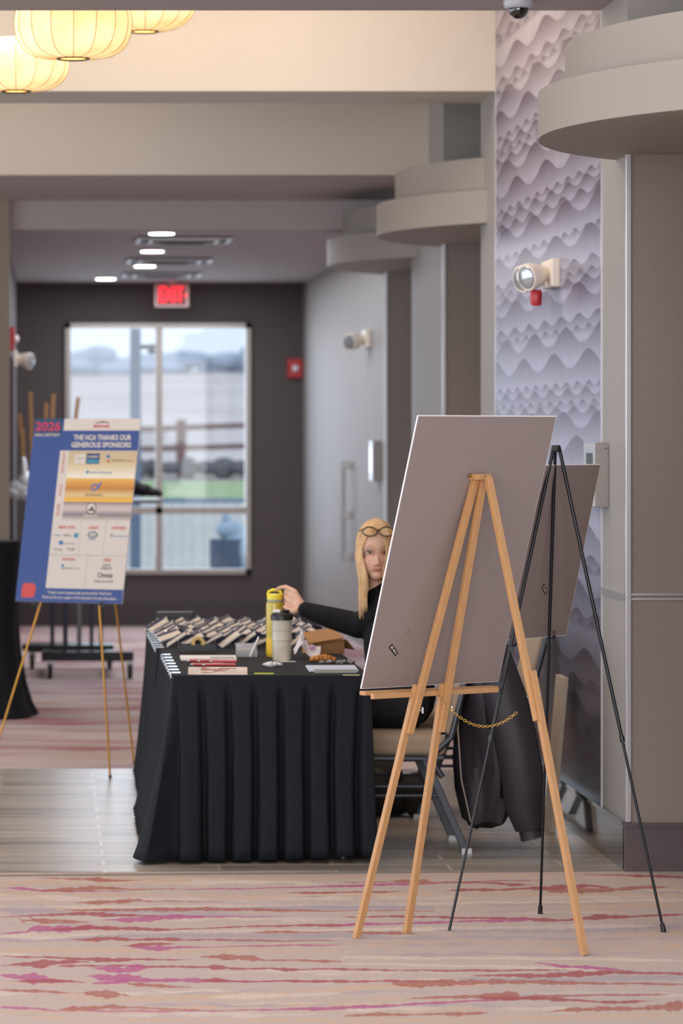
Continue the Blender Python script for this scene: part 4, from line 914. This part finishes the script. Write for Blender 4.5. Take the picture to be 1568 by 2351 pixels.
# ================= woman =================
M_skin = None
def capsule_chain(mb, pts, n=14):
    for (a, ra), (b, rb) in zip(pts, pts[1:]):
        a = Vector(a); b = Vector(b); L_ = (b-a).length; k = max(2, int(L_/.008))
        mb.tube([a.lerp(b, i/k) for i in range(k+1)], [lerp(ra, rb, i/k) for i in range(k+1)], n)
    for a, ra in pts: mb.ell(Vector(a), (ra, ra, ra), n=8)
def fuse(mb, name, m, parent, vox, smooth_it=3, fac=.5):
    o = mb.build(name, m, parent, smooth=True)
    rm = o.modifiers.new('r', 'REMESH'); rm.mode = 'VOXEL'; rm.voxel_size = vox; rm.use_smooth_shade = True
    if smooth_it: s_ = o.modifiers.new('s', 'SMOOTH'); s_.factor = fac; s_.iterations = smooth_it
    bake(o); return o
HX, HY, HZ = 1.366, 14.25, 1.203       # between the eyes
wom = thing('person', 'seated woman with long blond hair in a black top, reaching for the yellow bottle', 'person', (1.45, 14.2, 0))
body = MB(); hd = Vector((HX, HY+.085, HZ+.012))
# skull, jaw, cheeks, nose, lips
body.ell(hd+Vector((0, 0, .022)), (.074, .094, .095), n=18)
body.ell((HX, HY+.055, HZ-.048), (.057, .056, .066), n=16)
body.ell((HX, HY+.036, HZ-.096), (.030, .030, .024), n=12)
for s in (-1, 1):
    body.ell((HX+s*.032, HY+.036, HZ-.040), (.024, .026, .030), n=10)
    body.ell((HX+s*.030, HY+.030, HZ+.022), (.026, .022, .012), n=10)
    body.ell((HX+s*.076, HY+.095, HZ-.018), (.010, .018, .030), n=8)
    body.ell((HX+s*.0095, HY+.001, HZ-.050), (.0085, .010, .007), n=8)
    body.ell((HX+s*.031, HY+.030, HZ-.001), (.0150, .013, .0105), n=10)
body.tube([(HX, HY+.020, HZ+.006), (HX, HY+.006, HZ-.018), (HX, HY-.004, HZ-.038), (HX, HY-.008, HZ-.047)], [.008, .008, .010, .0105], 12, up=(0, 1, 0))
body.ell((HX, HY-.006, HZ-.047), (.0115, .011, .009), n=10)
body.ell((HX, HY+.012, HZ-.0700), (.020, .012, .0038), n=10); body.ell((HX, HY+.014, HZ-.0772), (.017, .012, .0042), n=10)
body.tube([(HX, HY+.10, HZ-.06), (HX+.008, HY+.105, HZ-.13), (HX+.02, HY+.11, HZ-.20)], [.050, .047, .060], 20)
# torso inside the clothes, arms, legs
capsule_chain(body, [((1.42, 14.34, .98), .075), ((1.46, 14.30, .80), .10), ((1.48, 14.28, .58), .115)])
shR, shL = (1.445, 14.24, 1.0), (1.50, 14.50, 1.0)
capsule_chain(body, [((1.42, 14.36, 1.0), .06), (shR, .05), ((1.30, 14.38, .885), .042), ((1.18, 14.43, .920), .034), ((1.090, 14.475, .950), .0245)])
capsule_chain(body, [((1.42, 14.36, 1.0), .06), (shL, .05), ((1.60, 14.52, .76), .038), ((1.42, 14.36, .70), .03)])
# hand on the bottle lid: palm, four fingers, thumb
Wr = at(699, 1402, 14.50)
KN = [at(677, 1358, 14.53), at(670, 1368, 14.535), at(664, 1380, 14.54), at(661, 1391, 14.55)]
MD = [at(656, 1347, 14.565), at(657, 1357, 14.58), at(656, 1370, 14.58), at(656, 1383, 14.585)]
T1 = [at(643, 1349, 14.585), at(655, 1362, 14.605), at(655, 1374, 14.605), at(656, 1386, 14.605)]
T2 = [at(634, 1354, 14.590), at(652, 1369, 14.628), at(653, 1381, 14.625), at(654, 1392, 14.62)]
capsule_chain(body, [((1.090, 14.475, .950), .0245), (Wr, .0245), (Wr.lerp(KN[1], .45), .0225)])
for k_, m_, t1_, t2_, rr_ in zip(KN, MD, T1, T2, (1.0, 1.03, .98, .88)):
    capsule_chain(body, [(Wr.lerp(k_, .30), .0175*rr_), (Wr.lerp(k_, .75), .0135*rr_), (k_, .0112*rr_), (m_, .0092*rr_), (t1_, .0080*rr_), (t2_, .0068*rr_)], n=10)
capsule_chain(body, [(Wr.lerp(KN[3], .3), .016), (at(677, 1404, 14.500), .0130), (at(664, 1400, 14.515), .0105), (at(654, 1393, 14.535), .0088)], n=10)
for yy in (14.17, 14.38):
    capsule_chain(body, [((1.47, yy, .56), .085), ((1.05, yy, .545), .06), ((1.06, yy, .30), .045), ((1.10, yy, .09), .035), ((1.00, yy, .045), .03)])
bo = fuse(body, 'body', mat('skin_base', '#c99a80', .5), wom, .0036, 4, .5)
me = bo.data; loc = ORG[wom]; ca_ = me.color_attributes.new('tone', 'FLOAT_COLOR', 'POINT')
skin = C3('#d2a58c'); lip = C3('#a8685f'); brow = C3('#9a7152'); pink = C3('#cf8f7c'); lid = C3('#7d5a50')
cols = []
for v in me.vertices:
    p = v.co+loc; c = skin.copy(); dx = p.x-HX; dz = p.z-HZ
    if p.y < HY+.08 and abs(dx) < .08 and -.14 < dz < .12:
        a = math.exp(-((dx/.021)**4+((dz+.0735+.0015*(abs(dx)/.02)**2)/.0068)**4)); c = c*(1-a)+lip*a
        for s in (-1, 1):
            e = dx-s*.031; a = math.exp(-((e/.021)**4+((dz-.0235+.5*e*e/.02)/.0036)**4))*.75; c = c*(1-a)+brow*a
            a = math.exp(-((e/.019)**4+((dz-.002)/.012)**4))*.75; c = c*(1-a)+lid*a
            a = math.exp(-((e-s*.012)**2/.0004+(dz+.042)**2/.0004))*.45; c = c*(1-a)+pink*a
        a = math.exp(-(dx*dx/.0002+(dz+.05)**2/.00012))*.35; c = c*(1-a)+pink*a
    cols += [c[0], c[1], c[2], 1]
ca_.data.foreach_set('color', cols); me.materials.clear(); me.materials.append(vmat('skin', 'tone', .5, 40, .02))
# eyes
M_eye = mat('eye_white', '#d9d2cc', .2, coat=1); M_iris = mat('iris_grey', '#2f3a42', .2, coat=1); M_pup = mat('pupil', '#0a0a0a', .1)
for s in (-1, 1):
    e = Vector((HX+s*.031, HY+.0185, HZ)); eb = MB().ell(e, (.0140, .0125, .0066), n=10).build('eye', M_eye, wom, smooth=True)
    ic = e+Vector((-.001, -.0112, 0)); MB().ell(ic, (.0064, .0028, .0060), n=8).build('iris', M_iris, eb, smooth=True); MB().ell(ic+Vector((0, -.0020, 0)), (.0030, .0015, .0027), n=6).build('pupil', M_pup, eb, smooth=True)
    MB().tube([e+Vector((-.014, -.005, .001)), e+Vector((-.007, -.0115, .0052)), e+Vector((0, -.0132, .0066)), e+Vector((.007, -.0115, .0052)), e+Vector((.014, -.005, .001))], .0016, 6).build('lash_line', M_pup, eb)
# clothes
M_top = mat('black_knit', '#0b0b0d', .85, var=.2, scale=200, bump=.4, bscale=60, spec=.3); M_pant = mat('black_trousers', '#101116', .8, var=.1)
tp_ = MB()
capsule_chain(tp_, [((1.405, 14.36, 1.01), .083), ((1.44, 14.32, .82), .128), ((1.47, 14.28, .60), .145)])
capsule_chain(tp_, [((1.40, 14.36, 1.0), .072), ((1.445, 14.24, .995), .070), ((1.302, 14.38, .890), .0555), ((1.18, 14.43, .922), .047), ((1.083, 14.478, .952), .034)])
capsule_chain(tp_, [((1.42, 14.38, 1.0), .072), ((1.50, 14.50, .995), .068), ((1.60, 14.52, .76), .052), ((1.42, 14.36, .70), .04)])
tp_.tube([(HX+.014, HY+.107, HZ-.168), (HX+.022, HY+.108, HZ-.21)], [.056, .075], 20)
fuse(tp_, 'top', M_top, wom, .007, 3)
pn = MB()
for yy in (14.17, 14.38): capsule_chain(pn, [((1.47, yy, .575), .105), ((1.05, yy, .56), .072), ((1.06, yy, .30), .056), ((1.10, yy, .11), .050)])
fuse(pn, 'trousers', M_pant, wom, .010, 3)
for yy in (14.17, 14.38): soft_box((1.03, yy, .035), (.25, .085, .065), M_blackp, 'shoe', wom, bev=.02)
# hair: long straight strands, centre-left part with fringe
def hair_strands(seed, n):
    rnd = random.Random(seed); mb = MB(); c = Vector((hd.x, hd.y+.004, hd.z+.020)); part = .012
    def surf(az, el, k):           # az from the front (-y) towards +x, el above the eyes
        return c+Vector((.078*k*math.cos(el)*math.sin(az), -.099*k*math.cos(el)*math.cos(az), .103*k*math.sin(el)))
    for i in range(n):
        s = -1 if rnd.random() < .58 else 1; k = rnd.uniform(1.0, 1.045)
        front = rnd.random() < .40
        azE = s*math.radians((rnd.uniform(50, 80) if s < 0 or rnd.random() < .5 else rnd.uniform(26, 55)) if front else rnd.uniform(75, 180))
        az0 = s*math.radians(2 if front else rnd.uniform(10, 170)); e0 = math.radians(rnd.uniform(50, 86) if front else 88)
        pts = []
        for j in range(7):
            t = j/6; el = lerp(e0, math.radians(-8), t**.9); az = lerp(az0, azE, t**(.75 if front else .3)); p = surf(az, el, k); p.x += part*(1-t)**2*math.cos(el); pts.append(p)
        e = pts[-1]; L_ = rnd.uniform(.17, .27) if front else rnd.uniform(.21, .30); cu_ = rnd.uniform(.5, 1.3); f_ = rnd.uniform(0, 1.5)
        for j in range(1, 9):
            t = j/8; pts.append(e+Vector((s*(-.014*math.sin(t*PI*.9)*.3+.004*math.sin(t*7+f_))+(.018*cu_*t*t if s < 0 else -.01*t), -.030*t+.002*math.sin(t*6+f_), -L_*t)))
        w_ = rnd.uniform(.0013, .0026); mb.tube(pts, [w_*.8]+[w_]*10+[w_*.9, w_*.7, w_*.5, w_*.3][:len(pts)-11], 5, sq=.7)
    for i in range(260):             # short hair pushed back under the glasses
        a0 = math.radians(rnd.uniform(-60, 60)); k = rnd.uniform(1.0, 1.03); eE = math.radians(rnd.uniform(30, 40))
        pts = [surf(a0*(.5+.5*j/5), lerp(math.radians(86), eE, j/5), k) for j in range(6)]
        mb.tube(pts, [.0022]*5+[.0012], 5, sq=.7)
    mb.ell(c+Vector((0, .012, .004)), (.0765, .090, .1005), n=16)
    return mb
hb_ = hair_strands(7, 1500)
hm = mat('blond_hair', '#cfa878', .5, var=.30, scale=14, stretch=(18, 18, .7), bump=.2)
hb_.build('hair', hm, wom, smooth=True)
# glasses resting on the hair
g = thing('eyeglasses', 'tortoiseshell glasses pushed up on the woman\'s blond hair', 'glasses', (HX, HY, HZ+.09))
M_tort = mat('tortoiseshell', '#3a2a1c', .25, var=.5, scale=40, coat=.6); M_gl2 = mat('amber_lens', '#d3a569', .05, coat=1, alpha=.55)
gc = Vector((HX+.002, HY-.012, HZ+.088)); tilt = Matrix.Rotation(math.radians(-24), 3, 'X')
for s in (-1, 1):
    o_ = gc+Vector((s*.035, 0, 0))
    ring = [o_+tilt @ Vector(((.029+.002*math.cos(2*a))*math.cos(a), .004*math.cos(a)**2, .0225*math.sin(a)*(1.0 if math.sin(a) < 0 else .85))) for a in [2*PI*k/28 for k in range(29)]]
    fr_ = MB().tube(ring, .0031, 8, cap=False, up=(0, 1, .01)).build('lens_rim', M_tort, g, smooth=True)
    MB().add(ring[:28], [list(range(28))]).build('lens', M_gl2, fr_)
    MB().tube([o_+Vector((s*.030, .003, .006)), o_+Vector((s*.036, .05, .006)), o_+Vector((s*.034, .100, -.016))], .002, 6).build('temple_arm', M_tort, g)
MB().tube([gc+Vector((-.008, 0, .004)), gc+Vector((0, -.003, .008)), gc+Vector((.008, 0, .004))], .002, 6).build('bridge', M_tort, g)

# ================= things on the tables =================
TT = TZ
# yellow bottle
b = on_table(631, 1508, TT); r = thing('water_bottle', 'tall translucent yellow water bottle under the woman\'s hand', 'bottle', b)
M_yel = mat('yellow_plastic', '#d9be3c', .3, var=.05, coat=.3, trans=.25); M_yl2 = mat('yellow_lid', '#e8d52a', .35); M_gry = mat('grey_band', '#9ea08a', .5)
MB().lathe(b, [(.034, 0), (.037, .006), (.037, .075), (.036, .08), (.037, .09), (.038, .22), (.036, .232), (.030, .236)], 32).build('flask', M_yel, r, smooth=True)
MB().lathe(b, [(.0375, .012), (.0378, .014), (.0378, .078), (.037, .08)], 32, cap=False).build('juice_line', mat('deep_yellow', '#e0b51c', .3), r)
MB().lathe(b, [(.034, .236), (.034, .247)], 32).build('lid_band', M_gry, r, smooth=True)
ld = MB().lathe(b, [(.034, .247), (.034, .266), (.030, .270), (.012, .271)], 32).build('lid', M_yl2, r, smooth=True)
MB().tube([b+Vector((-.030, 0, .266)), b+Vector((-.026, 0, .280)), b+Vector((-.010, 0, .287)), b+Vector((.012, 0, .286)), b+Vector((.024, 0, .280)), b+Vector((.028, 0, .268))], .0065, 10).build('carry_loop', M_yl2, ld, smooth=True)
MB().box(b+Vector((-.006, -.0375, .155)), (.006, .002, .05)).build('volume_mark', M_gry, r)
# shaker
b = on_table(647, 1517, TT); r = thing('shaker_bottle', 'clear frosted shaker bottle with black lid beside the yellow bottle', 'bottle', b)
MB().lathe(b, [(.036, 0), (.039, .004), (.040, .085), (.042, .087), (.042, .168), (.043, .172), (.043, .18)], 32).build('cup', mat('frosted_clear', '#e2dac8', .25, var=.03, trans=.3, coat=.4), r, smooth=True)
for z in (.086, .128): MB().tube([b+Vector((.0425*math.cos(a), .0425*math.sin(a), z)) for a in [2*PI*k/24 for k in range(25)]], .0008, 5, cap=False).build('seam', mat('seam_grey', '#8c8a80', .4), r)
ld = MB().lathe(b, [(.047, .172), (.047, .190), (.042, .198), (.032, .203), (.032, .212)], 32).build('lid', M_blackp, r, smooth=True)
MB().span((b.x-.036, b.y-.03, b.z+.203), (b.x-.006, b.y+.01, b.z+.216)).build('flip_cap', M_white, ld, bevel=.003, label='white flip cap'); MB().lathe(b+Vector((.018, -.01, .205)), [(.014, 0), (.014, .010)], 16).build('spout', M_blackp, ld, smooth=True)
# cardboard box
b = on_table(742, 1500, TT); M_kraft = mat('kraft_card', '#a77a4d', .8, var=.06, scale=30); M_kin = mat('kraft_inside', '#4a3524', .9)
r = thing('cardboard_box', 'small open brown cardboard box on the table', 'box', b)
R = Matrix.Rotation(math.radians(20), 3, 'Z')
def kb(name, c, d, rr=None, m=M_kraft): return MB().box(b+R @ Vector(c), d, R @ (rr or Matrix.Identity(3))).build(name, m, r)
kb('bottom', (0, 0, .002), (.15, .11, .004)); kb('front_wall', (0, -.055, .030), (.15, .003, .056)); kb('back_wall', (0, .055, .030), (.15, .003, .056)); kb('side_wall', (-.075, 0, .030), (.003, .11, .056)); kb('side_wall', (.075, 0, .030), (.003, .11, .056)); kb('shadow_liner', (0, 0, .022), (.144, .104, .002), m=M_kraft)  # inner sheet added to stand for shade in the box, plain card colour
kb('lid_flap', (-.012, -.012, .078), (.155, .125, .003), Matrix.Rotation(math.radians(17), 3, 'X') @ Matrix.Rotation(math.radians(-8), 3, 'Y')); kb('side_flap', (.098, -.02, .040), (.06, .10, .003), Matrix.Rotation(math.radians(48), 3, 'Y'))
# napkin, pastry
b = on_table(706, 1512, TT); mb = MB()
r = thing('paper_napkin', 'crumpled white napkin with pink print round the pastry', 'napkin', b)
NG = 22; vs = []; fs = []
for i in range(NG):
    for j in range(NG):
        a, c_ = i/(NG-1)-.5, j/(NG-1)-.5; hgt = .055*math.exp(-((a+.25)/.22)**2)+.04*math.exp(-((c_-.3)/.25)**2)*(1 if a > -.3 else .4); q = noise.noise(Vector((a*7, c_*7, 1)))
        vs.append(b+Vector((a*.11+.008*q, .02+c_*.09, .004+hgt*(1+.4*q)+.012*abs(q))))
for i in range(NG-1):
    for j in range(NG-1): fs.append((i*NG+j, i*NG+j+1, (i+1)*NG+j+1, (i+1)*NG+j))
o = MB().add(vs, fs).build('sheet', mat('napkin_white', '#e4dcda', .8, var=.03), r, smooth=True); s_ = o.modifiers.new('t', 'SOLIDIFY'); s_.thickness = .002
MB().ell(b+Vector((.02, .012, .045)), (.014, .004, .010), n=7).build('pink_print', mat('pink_ink', '#c79ac0', .7), r, smooth=True)
b = on_table(742, 1520, TT); mb = MB()
for k in range(9): a = k/8; mb.ell(b+Vector((-.045+.09*a, .006*math.sin(k*2), .012+.006*math.sin(a*PI))), (.013, .018, .010+.006*math.sin(a*PI)), n=8)
tag(mb.build('pastry', mat('baked_crust', '#b3702e', .6, var=.3, scale=30, bump=.6, bscale=60), smooth=True), 'golden brown pastry lying against the crumpled napkin', 'pastry')
# plastic bag of small black things
b = on_table(775, 1527, TT); mb = MB(); rnd = random.Random(3)
for k in range(26): mb.ell(b+Vector((rnd.uniform(-.07, .07), rnd.uniform(-.03, .03), .008+rnd.uniform(0, .008))), (rnd.uniform(.006, .013), .008, .007), n=6)
tag(mb.build('bagged_clips', mat('wrapped_black', '#5c5a57', .25, var=.6, scale=60, coat=.8, bump=.7, bscale=60), smooth=True), 'clear bag of small dark parts on the table\'s right side', 'plastic bag', kind='stuff')
# papers and stationery
def slab_on(name, px, py, w_, d_, h_, ang, m, lab, cat, z=0, grp=None, tilt=0):
    c = on_table(px, py, TT)+Vector((0, 0, z+h_/2+abs(math.sin(math.radians(tilt)))*d_/2)); R_ = Matrix.Rotation(math.radians(ang), 3, 'Z') @ Matrix.Rotation(math.radians(tilt), 3, 'X')
    return tag(MB().box(c, (w_, d_, h_), R_).build(name, m, bevel=min(.0008, h_/3)), lab, cat, grp)
M_note = mat('notebook_cover', '#c9cfe0', .4, var=.03)
slab_on('notebook', 762, 1540, .20, .11, .006, 3, M_note, 'white spiral notebook lying near the front right of the table', 'notebook', tilt=7)
r = slab_on('marker_pen', 770, 1545, .17, .014, .014, 1, mat('grey_green_pen', '#8e9388', .35), 'grey-green marker lying along the table\'s front edge', 'pen')
slab_on('sticky_note', 806, 1550.5, .066, .012, .002, 0, mat('cream_note', '#ded7a8', .6), 'pale cream paper strip at the front right edge of the table', 'note')
slab_on('sticky_note', 606, 1547.5, .078, .022, .004, 0, mat('lime_note', '#b7c840', .6), 'lime green sticky note at the front edge of the table', 'note')
slab_on('paper_slip', 660, 1519, .066, .05, .001, 8, M_paper, 'small white paper slip in front of the shaker bottle', 'paper')
slab_on('printed_card', 500, 1547, .235, .12, .003, -3, vmat('x', 'print') if False else mat('floral_card', '#cdbfb2', .6, var=.22, scale=14), 'cream card with faint red printing at the front left of the table', 'card', tilt=10)
pc_ = [o for o in COL.objects if o.name == 'printed_card'][0]; M_rprint = mat('faded_red_print', '#a8756c', .6)
for i in range(11):
    rr_ = random.Random(i+3); P = on_table(500, 1547, TT)+Matrix.Rotation(math.radians(-3), 3, 'Z') @ Matrix.Rotation(math.radians(10), 3, 'X') @ Vector((rr_.uniform(-.10, .10), rr_.uniform(-.05, .05), .0022))+Vector((0, 0, .0015+math.sin(math.radians(10))*.06))
    ORG[pc_] = Vector(); MB().box(P, (rr_.uniform(.012, .05), rr_.uniform(.008, .03), .0004), Matrix.Rotation(math.radians(-3), 3, 'Z') @ Matrix.Rotation(math.radians(10), 3, 'X')).build('printed_mark', M_rprint, pc_, label='faded red printing')
slab_on('paper_stack', 478, 1515, .235, .10, .010, 1, M_paper, 'stack of white paper at the left of the front table', 'paper stack', tilt=4)
slab_on('wrapped_leaflet', 512, 1518, .10, .08, .006, 6, mat('film_wrapped', '#c6bdb6', .2, coat=.8, var=.1), 'film-wrapped leaflets beside the paper stack', 'leaflet', tilt=8)
M_rpen = mat('red_pen', '#a8242a', .25, coat=.6, var=.1)
for i, (px, py, ang, l_) in enumerate(((462, 1527, 4, .10), (478, 1530, -3, .125), (492, 1527.5, 2, .12), (505, 1531, 1, .125), (515, 1528.5, -5, .10))):
    c = on_table(px, py, TT)+Vector((0, 0, .008+.010*(1-i % 2))); d = Vector((math.cos(math.radians(ang)), math.sin(math.radians(ang)), 0))
    r = thing('pen', ['red pen at the left end of the pen pile', 'red pen lowest at the front of the pile, left of centre', 'red pen in the middle of the pile', 'red pen lowest at the front of the pile, right of centre', 'red pen at the right end of the pen pile'][i], 'pen', c, 'red ballpoint pens')
    MB().tube([c-d*l_/2, c+d*l_/2], .0068, 10).build('barrel', M_rpen, r, smooth=True); MB().tube([c-d*(l_/2+.012), c-d*l_/2], [.0015, .005], 8).build('tip', M_chrome, r, smooth=True)
    MB().bar(c+d*l_*.15+Vector((0, 0, .0065)), c+d*l_*.5+Vector((0, 0, .0065)), .003, .0015).build('pocket_clip', M_chrome, r)
# acrylic holder with cards, white stylus
b = on_table(566, 1508, TT); r = thing('card_holder', 'clear acrylic card holder with cards in the middle of the table', 'card holder', b)
M_acr = mat('clear_acrylic', '#b8b8b8', .08, coat=1, alpha=.5)
MB().span(b-Vector((.045, .03, 0)), b+Vector((.045, .03, .003))).build('base', M_acr, r); MB().span(b-Vector((.045, .03, 0)), b+Vector((.045, -.027, .030))).build('front_lip', M_acr, r); MB().box(b+Vector((0, .02, .03)), (.09, .003, .055), Matrix.Rotation(-.3, 3, 'X')).build('back_panel', M_acr, r)
tag(MB().box(b+Vector((0, -.004, .022)), (.082, .022, .032), Matrix.Rotation(-.3, 3, 'X')).build('business_cards', mat('card_grey', '#a9a39c', .6, var=.1), bevel=.0005), 'pack of grey cards standing in the clear holder', 'card pack')
tag(MB().tube([b+Vector((.012, -.05, .004)), b+Vector((.052, .0, .085))], .0035, 8).build('stylus', M_white, smooth=True), 'white pen leaning up on the clear card holder', 'pen')
b = on_table(632, 1531, TT); mb = MB(); rnd = random.Random(9)
for k in range(9): mb.ell(b+Vector((rnd.uniform(-.035, .035), rnd.uniform(-.02, .02), .010)), (rnd.uniform(.012, .02), .012, rnd.uniform(.006, .013)), n=6)
tag(mb.build('plastic_wrapper', mat('clear_wrapper', '#c9c6c4', .12, coat=1, var=.3, scale=50, bump=1, bscale=40), smooth=True), 'crumpled clear plastic wrapper in front of the bottles', 'wrapper')
# black tray with tape roll
b = on_table(452, 1496, TT); r = thing('desk_tray', 'black open tray holding a tape roll, left side of the table', 'tray', b)
for n_, c_, d_ in (('base', (0, 0, .003), (.16, .10, .006)), ('front_wall', (0, -.05, .016), (.165, .004, .032)), ('back_wall', (0, .05, .016), (.165, .004, .032)), ('side_wall', (-.08, 0, .026), (.004, .10, .052)), ('side_wall', (.08, 0, .028), (.004, .10, .056))): MB().box(b+Vector(c_), d_).build(n_, M_blackp, r, bevel=.001)
r = thing('tape_roll', 'roll of yellowish tape lying in the black tray', 'tape', b+Vector((.01, 0, .006)))
MB().lathe(b+Vector((.004, -.01, .036)), [(.016, -.010), (.030, -.010), (.030, .010), (.016, .010), (.016, -.010)], 28, axis=(.2, -1, .3), cap=False).build('tape', mat('yellow_tape', '#c9ad6a', .3, coat=.5), r, smooth=True)
# rows of name badges on the rear table: holder with card, navy lanyard folded behind
M_card = mat('badge_card', '#c2b5a6', .5, var=.05); M_film = mat('badge_film', '#cfd3d8', .12, coat=1, var=.1); M_lany = mat('navy_lanyard', '#161d33', .6, var=.3, scale=30)
proto = None; rnd = random.Random(12); rows_ = 7; ncol = 9
rowname = ['front', 'second', 'third', 'fourth', 'fifth', 'sixth', 'back']
def make_badge():
    r = thing('name_badge', 'x', 'name badge', (0, 0, 0))
    MB().box((0, 0, .036), (.098, .003, .072)).build('card', M_card, r, bevel=.0005)
    MB().box((0, .0025, .038), (.104, .0015, .082)).build('sleeve', M_film, r)
    MB().box((0, -.0005, .058), (.0985, .0032, .026)).build('header_band', mat('badge_navy', '#1b2440', .4), r)
    MB().box((0, 0, .082), (.016, .006, .012)).build('clip', M_chrome, r, bevel=.001)
    lb_ = MB()
    for k in range(6):
        a = .012*k; lb_.tube([(.018, .010+.006*k, .074-a*.3), (.034+.003*k, .020+.003*k, .070), (.060+.005*k, .034+.003*k, .052-a*.3), (.064, .026, .028), (.040, .008+.003*k, .010+a*.2), (.0, .006+.004*k, .004+a*.3)], .0072, 5, sq=.5)
    MB().box((.05, .004, .066), (.010, .012, .010)).build('lanyard_bead', M_chrome, r)
    lb_.build('lanyard', M_lany, r); return r
for j in range(rows_):
    for i in range(ncol):
        if proto is None: proto = make_badge(); o = proto
        else: o = copy_tree(proto)
        o.location = (.565+i*.079+rnd.uniform(-.01, .01)-(.006*j), 15.30+j*.22+rnd.uniform(-.02, .02), TT+.030)
        o.rotation_euler = (math.radians(rnd.uniform(-84, -72)), math.radians(rnd.uniform(-36, -18)), math.radians(rnd.uniform(-12, 22)))
        o['label'] = 'white name badge with navy lanyard in the '+rowname[j]+' badge row on the rear table'; o['group'] = 'name badges, '+rowname[j]+' row'
# black display edge at the back left of the badges
tag(MB().span((.52, 16.70, TT), (.70, 16.74, TT+.085)).build('badge_box', M_blackp, bevel=.003), 'low black box at the back left corner of the badge table', 'box')
